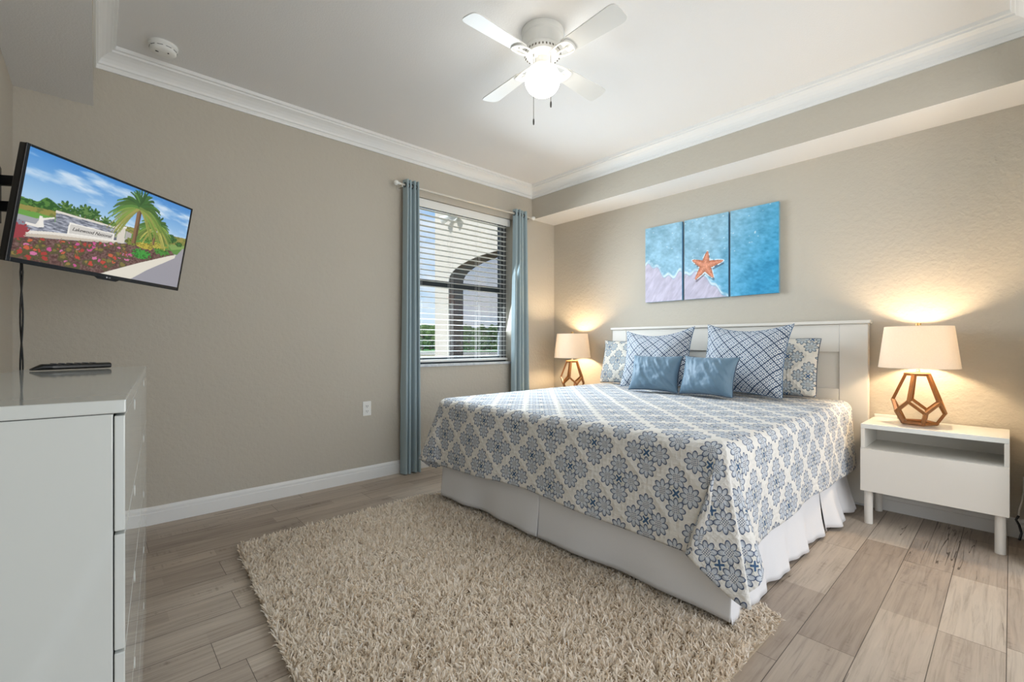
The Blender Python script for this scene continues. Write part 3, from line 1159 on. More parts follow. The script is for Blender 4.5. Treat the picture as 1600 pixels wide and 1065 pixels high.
# palms
def palm(cu_, cv_, L, base_v, base_u, wdt, seed, nf):
    r2 = np.random.default_rng(seed)
    tx = base_u + (cu_ - base_u) * np.clip((V - base_v) / (cv_ - base_v), 0, 1) ** 0.8
    tr_ = (np.abs(U - tx) < wdt) & (V < cv_) & (V > base_v)
    paint(tr_, (132, 100, 70))
    paint(tr_ & (U > tx + wdt * 0.2), (96, 72, 50))
    for k in range(nf):
        a = r2.uniform(-2.5, 2.5)
        dirx, diry = math.sin(a), math.cos(a)
        ln = L * r2.uniform(0.75, 1.05)
        old = abs(a) / 0.75 + r2.random() * 1.2 - 0.5
        col = np.array([(60, 100, 44), (84, 124, 54), (122, 148, 66), (172, 170, 88), (186, 178, 104)][int(min(4, max(0, old)))]) * r2.uniform(0.75, 1.1)
        for s_ in np.linspace(0, 1, 30):
            fx = cu_ + dirx * ln * s_
            fy = cv_ + 1.55 * (diry * ln * s_ - 0.50 * ln * s_ * s_ * abs(dirx) - 0.22 * ln * s_ * s_)
            wd = 0.006 * (1 - 0.7 * s_) + 0.0022
            i0, i1 = int((fx - 0.02) * NX), int((fx + 0.02) * NX) + 1
            i0, i1 = max(0, i0), min(NX, i1)
            if i1 <= i0:
                continue
            sl = (slice(None), slice(i0, i1))
            m_ = (((U[sl] - fx) / wd) ** 2 + ((V[sl] - fy) / (wd * 2.0)) ** 2 < 1)
            img[sl][m_] = img[sl][m_] * 0.2 + col * 0.8


palm(0.755, 0.66, 0.13, 0.44, 0.757, 0.009, 8, 60)
palm(0.625, 0.80, 0.185, 0.40, 0.622, 0.015, 2, 110)
pc = s2l(img.reshape(-1, 3))
XX = sx0 + (sx1 - sx0) * U
ZZ = sz0 + (sz1 - sz0) * V
np_mesh('screen', np.stack([XX, np.full_like(XX, -0.0012), ZZ], -1).reshape(-1, 3), grid_faces(NY, NX), SCREEN, tv, colors=pc, smooth=False)
INK = mat('dark_sign_ink', lin(44, 40, 42), 0.6)
SILVER = mat('silver_print', lin(200, 200, 204), 0.3)
Mt = Matrix(((1, 0, 0, 0), (0, 0, -1, 0), (0, 1, 0, 0), (0, 0, 0, 1)))   # text plane to x/z facing -y
tc = (sx0 + (sx1 - sx0) * 0.367, -0.0022, sz0 + (sz1 - sz0) * 0.394)
Sh = Matrix(((1, 0, 0, 0), (0.072, 1, 0, 0), (0, 0, 1, 0), (0, 0, 0, 1)))
text_mesh('sign_lettering', 'Lakewood National', 0.0195, INK, tv, Matrix.Translation(tc) @ Mt, shear=0.35, slope=Sh)
text_mesh('brand_lettering', 'LG', 0.008, SILVER, tv, Matrix.Translation((0.008, -0.0046, -H2 + 0.004)) @ Mt)
MB().lathe([(0.0034, 0), (0.0034, 0.0006)], 20, M=Matrix.Rotation(PI / 2, 4, 'X')).build('brand_emblem', SILVER, tv, loc=(-0.004, -0.0042, -H2 + 0.004))
# swing arm of the wall mount (local frame of the television)
inv = tvM.inverted()
mb = MB()
for zz in (1.775, 1.665):
    a = inv @ Vector((-0.312, 2.90, zz))
    b_e = inv @ Vector((-0.02, 2.74, zz))
    d = (b_e - a).normalized()
    s = d.cross(Vector((0, 0, 1))).normalized()
    u2 = s.cross(d)
    L = (b_e - a).length
    M = Matrix(((d.x, s.x, u2.x, a.x), (d.y, s.y, u2.y, a.y), (d.z, s.z, u2.z, a.z), (0, 0, 0, 1)))
    MB().box(0, L, -0.012, 0.012, -0.021, 0.021, M).build('mount_arm', BLACK_MATTE, tv, bevel=0.003)
M = inv @ Matrix.Translation((-0.318, 2.90, 1.72))
MB().box(0.0, 0.014, -0.045, 0.045, -0.12, 0.12, M).build('wall_plate', BLACK_MATTE, tv, bevel=0.003)
M = inv @ Matrix.Translation((-0.02, 2.74, 1.72))
MB().box(-0.02, 0.03, -0.03, 0.03, -0.10, 0.10, M).build('arm_joint', BLACK_MATTE, tv, bevel=0.004)
MB().box(-0.10, 0.10, 0.055, 0.068, -0.08, 0.13).build('bracket_plate', BLACK_MATTE, tv, bevel=0.003)

# cord hanging from the television
mb = MB()
zz = np.linspace(1.42, 0.02, 60)
for s in (-1, 1):
    mb.tube([(-0.208 + s * 0.0035 * math.cos(z * 16) * (1.0 if z < 1.37 else 0.5), 2.50 + s * 0.003 * math.sin(z * 16), z) for z in zz], 0.0028, 8)
tag(mb.build('power_cord', BLACK_PLASTIC, None, smooth=True), 'black twisted power cord hanging from the television behind the dresser', 'cord')

# ================================================================== dresser
dth = math.radians(-4.7)
DL, DD, DH = 1.31, 0.32, 0.995
dr = thing('dresser', 'tall glossy white chest of drawers at the left edge', 'dresser', (0.033, 0.911, 0), dth)
# local: y along the length (0..DL), x from -DD (back) to 0 (front)
MB().box(-DD, 0.0, 0.0, DL, DH - 0.020, DH).build('top', DRESSER_LACQUER, dr, bevel=0.002)
mb = MB().box(-DD + 0.004, -0.015, 0.002, 0.022, 0.0, DH - 0.021).box(-DD + 0.004, -0.015, DL - 0.022, DL - 0.002, 0.0, DH - 0.021)
mb.box(-DD + 0.004, -0.015, DL / 2 - 0.01, DL / 2 + 0.01, 0.06, DH - 0.021)
mb.box(-DD + 0.004, -DD + 0.012, 0.022, DL - 0.022, 0.06, DH - 0.021)
mb.build('carcass', DRESSER_LACQUER, dr, bevel=0.0015)
MB().box(-DD + 0.02, -0.04, 0.022, DL - 0.022, 0.0, 0.058).build('plinth', DRESSER_LACQUER, dr)
for c in range(2):
    for k in range(5):
        z1 = DH - 0.024 - k * 0.180
        z0 = z1 - 0.175
        y0 = 0.001 + c * DL / 2
        y1 = DL / 2 * (c + 1) - 0.001
        MB_ = MB().box(-0.0135, -0.001, y0, y1, z0, z1)
        d_o = MB_.build('drawer', DRESSER_LACQUER, dr, bevel=0.0015)
        MB().box(-0.28, -0.0145, y0 + 0.03, y1 - 0.03, z0 + 0.01, z1 - 0.03).build('drawer_box', WHITE_SATIN, d_o)
        yc = (y0 + y1) / 2
        MB().lathe([(0.011, 0.0), (0.0115, 0.0006), (0.009, 0.0008), (0.002, 0.0007)], 20, (-0.001, yc, z1 - 0.018), M=Matrix.Rotation(PI / 2, 4, 'Y')).build('finger_pull', NICKEL if False else WHITE_PLASTIC, d_o, smooth=True)

# remote control on the dresser
rem = thing('remote_control', 'black remote control lying on the glossy white dresser', 'remote control', (-0.061, 2.088, DH + 0.0005), math.atan2(0.066, 0.163))
n = 24
P = []
for k in range(n + 1):
    s = k / n
    x = -0.098 + 0.196 * s
    hw = 0.023 * min(1, (0.35 + 3 * s)) if s < 0.25 else 0.023
    hh = 0.019
    if s < 0.12:
        hh *= 0.30 + s * 5.8
    P.append([(x, hw * math.cos(a) ** 1 if True else 0, 0.0015 + hh * 0.5 + hh * 0.5 * (abs(math.sin(a)) ** 0.6) * math.copysign(1, math.sin(a))) for a in np.linspace(0, 2 * PI, 20)[:-1]])
mb = MB().grid(P, wrap=True)
mb.f.append(tuple(range(19)))
mb.f.append(tuple(n * 19 + k for k in range(19)))
mb.build('body', BLACK_PLASTIC, rem, smooth=True)
for i in range(6):
    for j in range(3):
        MB().lathe([(0.0042, 0), (0.004, 0.002), (0.002, 0.0025)], 10, (-0.045 + i * 0.02, -0.012 + j * 0.012, 0.0198)).build('button', mat('button_grey', lin(70, 70, 74), 0.5) if 'button_grey' not in MATS else MATS['button_grey'], rem, smooth=True)

# ================================================================== bed
BX0, BX1, BYR, BYL, BZ = 1.735, 3.70, 0.705, 2.695, 0.705
bed = thing('bed', 'king bed with white panelled headboard against the right wall', 'bed', (2.74, 1.70, 0))
off = Vector((-2.74, -1.70, 0))


def rb(mb, M=off):
    mb.v = [tuple(Vector(p) + M) for p in mb.v]
    return mb


rb(MB().box(BX0 + 0.06, BX1, BYR + 0.06, BYL - 0.06, 0.08, 0.36)).build('box_spring', MATTRESS, bed, bevel=0.03, seg=4)
rb(MB().box(BX0 + 0.03, BX1, BYR + 0.03, BYL - 0.03, 0.362, BZ - 0.026)).build('mattress', MATTRESS, bed, bevel=0.05, seg=5)
for x in (BX0 + 0.22, BX1 - 0.15):
    for y in (BYR + 0.15, BYL - 0.15):
        rb(MB().lathe([(0.025, 0.0), (0.025, 0.08)], 16, (x, y, 0.011 if x < 2 else 0.001))).build('leg', BLACK_MATTE, bed, smooth=True)
HY0, HY1, HX0, HX1, HZ = 0.632, 2.632, 3.735, 3.783, 1.215
st = 0.157
hb = rb(MB().box(HX0 + 0.020, HX1, HY0 + st + 0.001, HY1 - st - 0.001, 0.775, 1.025)).build('headboard', WHITE_SATIN, bed)
for ya in (HY0, HY1 - st):
    rb(MB().box(HX0, HX1, ya, ya + st, 0.025, HZ)).build('stile', WHITE_SATIN, hb, bevel=0.002)
rb(MB().box(HX0 + 0.002, HX1, HY0 + st + 0.001, HY1 - st - 0.001, 1.025, HZ - 0.001)).build('upper_rail', WHITE_SATIN, hb, bevel=0.002)
rb(MB().box(HX0 + 0.002, HX1, HY0 + st + 0.001, HY1 - st - 0.001, 0.30, 0.775)).build('lower_rail', WHITE_SATIN, hb, bevel=0.002)
rb(MB().box(HX0 - 0.016, HX1 + 0.004, HY0 - 0.014, HY1 + 0.014, HZ, HZ + 0.022)).build('top_cap', WHITE_SATIN, hb, bevel=0.004)


# bed skirt: foot panels and side panels with pleats
def skirt_panel(p0, p1, nrm, ztop, zbot, seed, flare, waves, amp, name, parent, lift=None):
    NU, NV = 140, 16
    p0 = np.array(p0)
    p1 = np.array(p1)
    nrm = np.array(nrm)
    L = np.linalg.norm(p1 - p0)
    u = np.linspace(0, 1, NU)
    rows = []
    for j in range(NV):
        v = j / (NV - 1)
        wv = amp * (v ** 1.4) * (np.sin(u * waves * 2 * PI + seed) + 0.5 * np.sin(u * waves * 4.3 * PI + seed * 2.1) * v)
        wv += flare * v ** 1.5
        zb = zbot + (0 if lift is None else np.array([lift(x) for x in u]))
        z = ztop + (zb - ztop) * v
        xy = p0[None] + (p1 - p0)[None] * u[:, None] + nrm[None] * wv[:, None]
        rows.append(np.concatenate([xy, np.broadcast_to(z, (NU,))[:, None]], 1))
    A = np.array(rows).reshape(-1, 3)
    o = np_mesh(name, A, grid_faces(NV, NU), SKIRT, parent)
    sm = o.modifiers.new('thick', 'SOLIDIFY')
    sm.thickness = 0.002
    return o


sk = thing('bed_skirt', 'white cotton bed skirt hanging below the quilt to the rug', 'bed skirt', (0, 0, 0))
FXS = BX0 + 0.042
ymid = 1.735
skirt_panel((FXS, BYR + 0.004), (FXS, ymid - 0.004), (-1, 0), 0.36, 0.036, 1.3, 0.012, 1.2, 0.010, 'foot_panel', sk)
skirt_panel((FXS - 0.003, ymid - 0.012), (FXS - 0.003, BYL - 0.045), (-1, 0), 0.36, 0.042, 0.4, 0.014, 1.4, 0.014, 'foot_panel', sk)
skirt_panel((FXS - 0.010, BYR + 0.042), (3.05, BYR + 0.042), (0, -1), 0.36, 0.016, 2.0, 0.032, 4.2, 0.013, 'side_panel', sk)
skirt_panel((3.04, BYR + 0.040), (3.60, BYR + 0.04), (0, -1), 0.36, 0.022, 4.2, 0.06, 1.6, 0.026, 'side_panel', sk)
skirt_panel((FXS + 0.01, BYL - 0.042), (3.68, BYL - 0.042), (0, 1), 0.36, 0.016, 1.0, 0.02, 5, 0.012, 'side_panel', sk)


# quilt ------------------------------------------------------------
def chaikin(pts, n=2):
    pts = [np.array(p, float) for p in pts]
    for _ in range(n):
        q2 = [pts[0]]
        for a, b2 in zip(pts[:-1], pts[1:]):
            q2 += [a * 0.75 + b2 * 0.25, a * 0.25 + b2 * 0.75]
        q2.append(pts[-1])
        pts = q2
    return np.array(pts)


def fold_path(pts):
    P = chaikin(pts, 2)
    d = np.r_[0, np.cumsum(np.linalg.norm(np.diff(P, axis=0), axis=1))]
    P = P * (PI / 2 / d[-1])
    d = d * (PI / 2 / d[-1])
    return d, P


def make_quilt():
    Rr = 0.062
    g = 0.0125
    dropF, dropS = 0.432, 0.425
    LF = PI * Rr / 2 + dropF - Rr
    LS = PI * Rr / 2 + dropS - Rr
    xa_, xb_ = BX0 + Rr - LF, 3.665
    ya_, yb_ = BYR + Rr - LS, BYL - Rr + LS
    xs = np.linspace(xb_, xa_, int((xb_ - xa_) / g))
    ys = np.linspace(ya_, yb_, int((yb_ - ya_) / g))
    XC, YC = np.meshgrid(xs, ys, indexing='ij')
    a = np.maximum(0, BX0 + Rr - XC)
    br = np.maximum(0, BYR + Rr - YC)
    bl_ = np.maximum(0, YC - (BYL - Rr))
    b2 = br + bl_
    sgn = np.where(bl_ > 0, 1.0, -1.0)
    # the quilt has rounded corners
    an_ = np.arctan2(b2 / LS, a / LF)
    cc, ss = np.cos(an_), np.sin(an_)
    k_ = np.where((a > 0) & (b2 > 0), np.maximum(cc, ss) / (cc ** 10 + ss ** 10) ** 0.1, 1.0)
    a = a * k_
    b2 = b2 * k_
    UX = np.where(a > 0, BX0 + Rr - a, XC)
    UY = np.where(b2 > 0, np.where(sgn < 0, BYR + Rr - b2, BYL - Rr + b2), YC)
    rho = np.hypot(a, b2)
    phi = np.arctan2(b2, a)
    dR, PR = fold_path([(0, 0), (0.08, -0.22), (0.09, -0.40), (0.15, -0.33), (0.13, -0.02), (0.11, 0.14), (0.12, 0.28), (0.04, 0.24), (0.0, 0.12), (-0.05, 0.30), (-0.25, 0.26), (-0.40, 0.12), (-0.28, 0.03), (0, 0)])
    dL, PL = fold_path([(0, 0), (0.09, 0.12), (0.10, 0.34), (0.02, 0.42), (-0.16, 0.30), (-0.38, 0.14), (-0.30, 0.03), (0, 0)])
    eo = np.where(sgn < 0, np.interp(phi, dR, PR[:, 0]), np.interp(phi, dL, PL[:, 0]))
    es = np.where(sgn < 0, np.interp(phi, dR, PR[:, 1]), np.interp(phi, dL, PL[:, 1]))
    corner = (a > 0) & (b2 > 0)
    eo = np.where(corner, eo, 0)
    es = np.where(corner, es, 0)
    arc = np.minimum(rho, PI * Rr / 2)
    s = np.maximum(0, rho - PI * Rr / 2)
    dx = np.where(rho > 0, -a / np.maximum(rho, 1e-9), 0)
    dy = np.where(rho > 0, sgn * b2 / np.maximum(rho, 1e-9), 0)
    # gentle outward hang of the straight drapes
    hang = 0.05 * s
    Xq = np.maximum(XC, BX0 + Rr) + dx * (Rr * np.sin(arc / Rr) + np.where(corner, 0.0, hang)) - eo * s
    Yq = np.clip(YC, BYR + Rr, BYL - Rr) + dy * (Rr * np.sin(arc / Rr) + np.where(corner, 0.0, hang)) + sgn * es * s
    ez = np.sqrt(np.maximum(0.05, 1 - eo ** 2 - es ** 2))
    Zq = BZ - Rr * (1 - np.cos(arc / Rr)) - s * ez
    # blend the hang into the corner cones
    fh = np.where(corner, 0.05 * s * np.abs(np.cos(phi)) ** 6, 0)
    fs = np.where(corner, 0.05 * s * np.abs(np.sin(phi)) ** 6, 0)
    Xq -= fh
    Yq += sgn * fs
    # soft waves
    wv = fbm(XC * 3.2 + 9, YC * 3.2 + 4, 3, 70) - 0.45
    wz = fbm(XC * 6 + 3, YC * 6 + 8, 3, 71) - 0.45
    flat = (rho == 0)
    Zq += np.where(flat, 0.010 * wv + 0.008 * wz, 0) * np.clip((XC - BX0) * 6, 0, 1)
    foot = (a > 0) & ~corner
    side = (b2 > 0) & ~corner
    Xq -= np.where(foot, (0.035 * wv + 0.012 * np.sin(YC * 9 + 1)) * s / 0.4, 0)
    Yq += np.where(side, sgn * (0.04 * wv + 0.010 * np.sin(XC * 11)) * s / 0.4, 0)
    Zq += np.where(foot, 0.02 * np.sin(YC * 4 + 0.5) * (s / 0.4) ** 2, 0)
    Zq += np.where(side, 0.02 * np.sin(XC * 5 + 0.5) * (s / 0.4) ** 2, 0)
    V3 = np.stack([Xq, Yq, Zq], -1).reshape(-1, 3)
    uv = np.stack([UY, UX], -1).reshape(-1, 2)
    o = np_mesh('quilt', V3, grid_faces(*XC.shape), QUILT, None, uv=uv)
    me = o.data
    # pointing outwards
    if me.polygons[10].normal.z < 0:
        me.flip_normals()
    sm = o.modifiers.new('thick', 'SOLIDIFY')
    sm.thickness = 0.010
    sm.offset = -1
    tag(o, 'white quilt printed with blue flowers spread over the bed', 'quilt')
    return o


make_quilt()


# pillows ------------------------------------------------------------
def pillow(name, label, cat, W, H, T, M, material, ear=0.06, flange=0.0, seed=0, crumple=0.0, sag=0.0, group=None, uvoff=(0, 0), ears=(1, 1, 1, 1)):
    """W wide (x), H tall (z), T thick (y, front is -y); origin bottom centre"""
    r = thing(name, label, cat, group=group)
    r.matrix_world = M
    N = 56
    u = np.linspace(-1, 1, N)
    Ug, Vg = np.meshgrid(u, u)
    def shape(side):
        pin = 1 - ear * (1 - Vg ** 2) * np.abs(Ug) ** 2
        pin2 = 1 - ear * (1 - Ug ** 2) * np.abs(Vg) ** 2
        x = Ug * W / 2 * pin
        z = H / 2 + Vg * H / 2 * pin2 * 1.0
        # top edge sags between the corners
        z = z - sag * (1 - Ug ** 2) * np.clip((Vg + 1) / 2, 0, 1) ** 2
        fl = 1 - flange
        a = np.clip(1 - (np.abs(Ug) / fl) ** 2.6, 0, 1)
        b2 = np.clip(1 - (np.abs(Vg) / fl) ** 2.6, 0, 1)
        th = T / 2 * (a * b2) ** 0.55 + 0.004
        n1 = fbm(Ug * 2.2 + 5 + seed, Vg * 2.2 + seed * 3, 3, 90 + seed) - 0.45
        th = th * (1 + 0.35 * n1 * (1 if side < 0 else 0.3))
        if crumple:
            n2 = fbm((Ug + 0.45 * Vg * (1 + 0.6 * Ug)) * 6.5 + seed, (Vg - 0.45 * Ug) * 1.1 + seed, 2, 40 + seed) - 0.36
            th = th + crumple * n2 * (0.35 + 0.65 * np.clip(np.hypot(Ug, Vg), 0, 1)) * np.clip(a * b2, 0, 1) ** 0.3 * (1 if side < 0 else 0.2)
        y = side * th
        # corners: little ears folding
        cn = (np.abs(Ug) * np.abs(Vg)) ** 6
        y = y + 0.02 * cn * np.sign(Ug) * np.sign(Vg) * (0.5 + 0.5 * math.sin(seed))
        return np.stack([x, y, z], -1)
    A = shape(-1).reshape(-1, 3)
    B = shape(1).reshape(-1, 3)
    F1 = grid_faces(N, N)
    F2 = grid_faces(N, N)[:, ::-1] + N * N
    # rim
    idx = np.r_[np.arange(N), np.arange(1, N) * N + N - 1, (N - 1) * N + np.arange(N - 2, -1, -1), np.arange(N - 2, 0, -1) * N]
    rim = np.stack([idx, np.roll(idx, -1), np.roll(idx, -1) + N * N, idx + N * N], -1)[:, ::-1]
    uv1 = np.stack([Ug * W / 2 + uvoff[0], Vg * H / 2 + uvoff[1]], -1).reshape(-1, 2)
    o = np_mesh('cover', np.r_[A, B], np.r_[F1, F2, rim], material, r, uv=np.r_[uv1, uv1])
    # piping along the seam
    pts = [(A[i] + B[i]) / 2 for i in idx]
    pts.append(pts[0])
    MB().tube(pts[::2] + [pts[0]], 0.0035, 6, cap=False).build('piping', PIPING if material is TRELLIS else NAVY, r, smooth=True)
    return r


PIPING = speckle(mat('blue_piping', lin(92, 118, 148), 0.7), 200, 0.2)
NAVY = speckle(mat('navy_stitching', lin(52, 64, 84), 0.7), 200, 0.3)


def pose(x, y, z, lean, yaw=0.0, roll=0.0):
    """front (-y local) turned to -X world, leaning back by lean"""
    return (Matrix.Translation((x, y, z)) @ Matrix.Rotation(-PI / 2 + yaw, 4, 'Z') @ Matrix.Rotation(-lean, 4, 'X') @ Matrix.Rotation(roll, 4, 'Y'))


R_ = math.radians
ZB = BZ + 0.016
pillow('pillow', 'floral printed pillow leaning on the headboard at the nightstand side', 'pillow', 0.68, 0.41, 0.13, pose(3.565, 1.22, ZB, R_(14)), SHAM, 0.03, seed=1, uvoff=(0.10, 0.07), group='pillows on the bed')
pillow('pillow', 'floral printed pillow leaning on the headboard at the window side', 'pillow', 0.68, 0.40, 0.13, pose(3.56, 2.32, ZB, R_(16), roll=R_(0)), SHAM, 0.03, seed=2, uvoff=(0.0, 0.0), group='pillows on the bed')
pillow('pillow', 'large square blue trellis-print pillow behind the right small cushion', 'pillow', 0.60, 0.525, 0.17, pose(3.35, 1.31, ZB, R_(17), yaw=R_(-4), roll=R_(1)), TRELLIS, 0.09, flange=0.07, seed=3, sag=0.035, group='pillows on the bed')
pillow('pillow', 'large square blue trellis-print pillow behind the left small cushion', 'pillow', 0.60, 0.50, 0.17, pose(3.34, 1.965, ZB + 0.012, R_(19), yaw=R_(3), roll=R_(-3)), TRELLIS, 0.09, flange=0.07, seed=4, sag=0.045, group='pillows on the bed')
pillow('cushion', 'small plain blue satin cushion in front, nearer the window', 'cushion', 0.40, 0.285, 0.16, pose(3.12, 1.84, ZB, R_(20), yaw=R_(4)), SATEEN, 0.09, seed=5, crumple=0.04, group='small satin cushions')
pillow('cushion', 'small plain blue satin cushion in front, nearer the nightstand', 'cushion', 0.39, 0.285, 0.16, pose(3.12, 1.435, ZB, R_(20), yaw=R_(-3)), SATEEN, 0.09, seed=6, crumple=0.04, group='small satin cushions')


# ================================================================== nightstands and lamps
def nightstand(label, y0, y1, rear_leg=True):
    W = y1 - y0
    D = 0.375
    x0 = 3.41
    r = thing('nightstand', label, 'nightstand', (x0, y0, 0), 0, 'white nightstands')
    MB().box(0, D, 0, W, 0.573, 0.600).build('top', WHITE_GLOSS, r, bevel=0.0015)
    mb = MB().box(0.002, D, 0, 0.019, 0.205, 0.5725).box(0.002, D, W - 0.019, W, 0.205, 0.5725)
    mb.box(0.02, D, 0.019, W - 0.019, 0.205, 0.221).box(0.004, D, 0.019, W - 0.019, 0.440, 0.455)
    mb.box(D - 0.008, D, 0.019, W - 0.019, 0.221, 0.5725)
    mb.build('carcass', WHITE_SATIN, r, bevel=0.001)
    MB().box(-0.017, 0.0, 0.001, W - 0.001, 0.203, 0.455).build('drawer', WHITE_SATIN, r, bevel=0.001)
    for (x, y) in ((0.03, 0.033), (0.03, W - 0.033), (D - 0.04, 0.033), (D - 0.04, W - 0.033)):
        MB().lathe([(0.021, 0.001), (0.021, 0.205)], 24, (x, y, 0)).build('leg', WHITE_SATIN, r, smooth=True)
    return r


nightstand('low white nightstand with open shelf and drawer right of the bed', 0.005, 0.613)
nightstand('white nightstand mostly hidden behind the bed by the window corner', 2.77, 3.378)


def lamp(label, x, y, z, spin):
    r = thing('table_lamp', label, 'lamp', (x, y, z), 0, 'faceted wood table lamps')
    toC = math.atan2(-y, -x)
    ang = lambda d: toC + R_(d + spin)          # positive to the right seen from the camera
    rings = []
    for (rad, zz, a0) in ((0.057, 0.302, -21), (0.118, 0.142, -21), (0.118, 0.078, 15), (0.082, 0.012, 15)):
        rings.append([Vector((rad * math.cos(ang(a0 + 72 * k)), rad * math.sin(ang(a0 + 72 * k)), zz)) for k in range(5)])
    edges = []
    for k in range(5):
        k2 = (k + 1) % 5
        edges += [(rings[0][k], rings[0][k2]), (rings[0][k], rings[1][k]), (rings[1][k], rings[2][k]), (rings[2][k], rings[1][k2]), (rings[2][k], rings[3][k]), (rings[3][k], rings[3][k2])]
    mb = MB()
    cen = Vector((0, 0, 0.13))
    for a, b2 in edges:
        d = (b2 - a).normalized()
        mid = (a + b2) / 2 - cen
        nrm = (mid - d * mid.dot(d)).normalized()
        s = d.cross(nrm)
        a2 = a - d * 0.004
        b3 = b2 + d * 0.004
        L = (b3 - a2).length
        M = Matrix(((d.x, s.x, nrm.x, a2.x), (d.y, s.y, nrm.y, a2.y), (d.z, s.z, nrm.z, a2.z), (0, 0, 0, 1)))
        mb.box(0, L, -0.0085, 0.0085, -0.010, 0.006, M)
    mb.build('base', LAMP_WOOD, r, bevel=0.0015)
    MB().lathe([(0.052, 0.300), (0.052, 0.310)], 5).build('top_plate', LAMP_WOOD, r)
    MB().lathe([(0.010, 0.310), (0.010, 0.322), (0.006, 0.324), (0.006, 0.36), (0.014, 0.362), (0.014, 0.40)], 20).build('stem', NICKEL, r, smooth=True)
    sh0, sh1, r0, r1 = 0.338, 0.582, 0.186, 0.157
    prof = [(r0, sh0), (r1, sh1), (r1 - 0.002, sh1), (r0 - 0.002, sh0)]
    mb = MB().lathe(prof + [prof[0]], 56, cap0=False, cap1=False)
    shd = mb.build('shade', SHADE, r, smooth=True)
    mb = MB()
    for k in range(3):
        a = 2 * PI * k / 3
        mb.tube([(0.012 * math.cos(a), 0.012 * math.sin(a), 0.560), ((r1 - 0.003) * math.cos(a), (r1 - 0.003) * math.sin(a), 0.574)], 0.0015, 6)
    mb.tube([(0.010 * math.cos(a), 0.010 * math.sin(a), 0.560) for a in np.linspace(0, 2 * PI, 17)], 0.002, 6, cap=False)
    for s in (-1, 1):
        mb.tube([(s * 0.012, 0, 0.395), (s * 0.042, 0, 0.43), (s * 0.044, 0, 0.50), (s * 0.01, 0, 0.560)], 0.0014, 6)
    mb.build('harp', NICKEL, r, smooth=True)
    MB().lathe([(0.0105, 0.560), (0.0105, 0.566), (0.004, 0.568), (0.004, 0.590), (0.014, 0.590), (0.014, 0.602), (0.004, 0.604)], 18).build('finial', BRASS, r, smooth=True)
    MB().lathe([(0.012, 0.40), (0.014, 0.412), (0.024, 0.436), (0.028, 0.455), (0.024, 0.475), (0.010, 0.486)], 20).build('bulb', BULB, r, smooth=True)
    pl = light('lamp_light', 'POINT', (0, 0, 0.458), energy=LAMP_W, color=(1.0, 0.74, 0.46), shadow_soft_size=0.035)
    pl.parent = r
    return r


LAMP_W = 39.0
lamp('table lamp with faceted wooden base on the nightstand right of the bed', 3.60, 0.372, 0.6005, 0)
lamp('table lamp with faceted wooden base behind the bed in the window corner', 3.60, 3.03, 0.6005, 8)

# cord beside the right nightstand
cd = MB().tube([(3.786, -0.047, 0.345), (3.782, -0.047, 0.27), (3.772, -0.040, 0.21), (3.757, -0.030, 0.165), (3.748, -0.028, 0.135)], 0.004, 8).build('lamp_cord', WHITE_PLASTIC, None, smooth=True)
tag(cd, 'thin pale cord with a black end hanging by the wall right of the nightstand', 'cord')
MB().tube([(3.748, -0.028, 0.135), (3.742, -0.018, 0.112), (3.742, -0.030, 0.085), (3.736, -0.038, 0.045), (3.722, -0.030, 0.008)], 0.0055, 8).build('black_end', BLACK_PLASTIC, cd, smooth=True)

# ================================================================== beach triptych
STAR = None


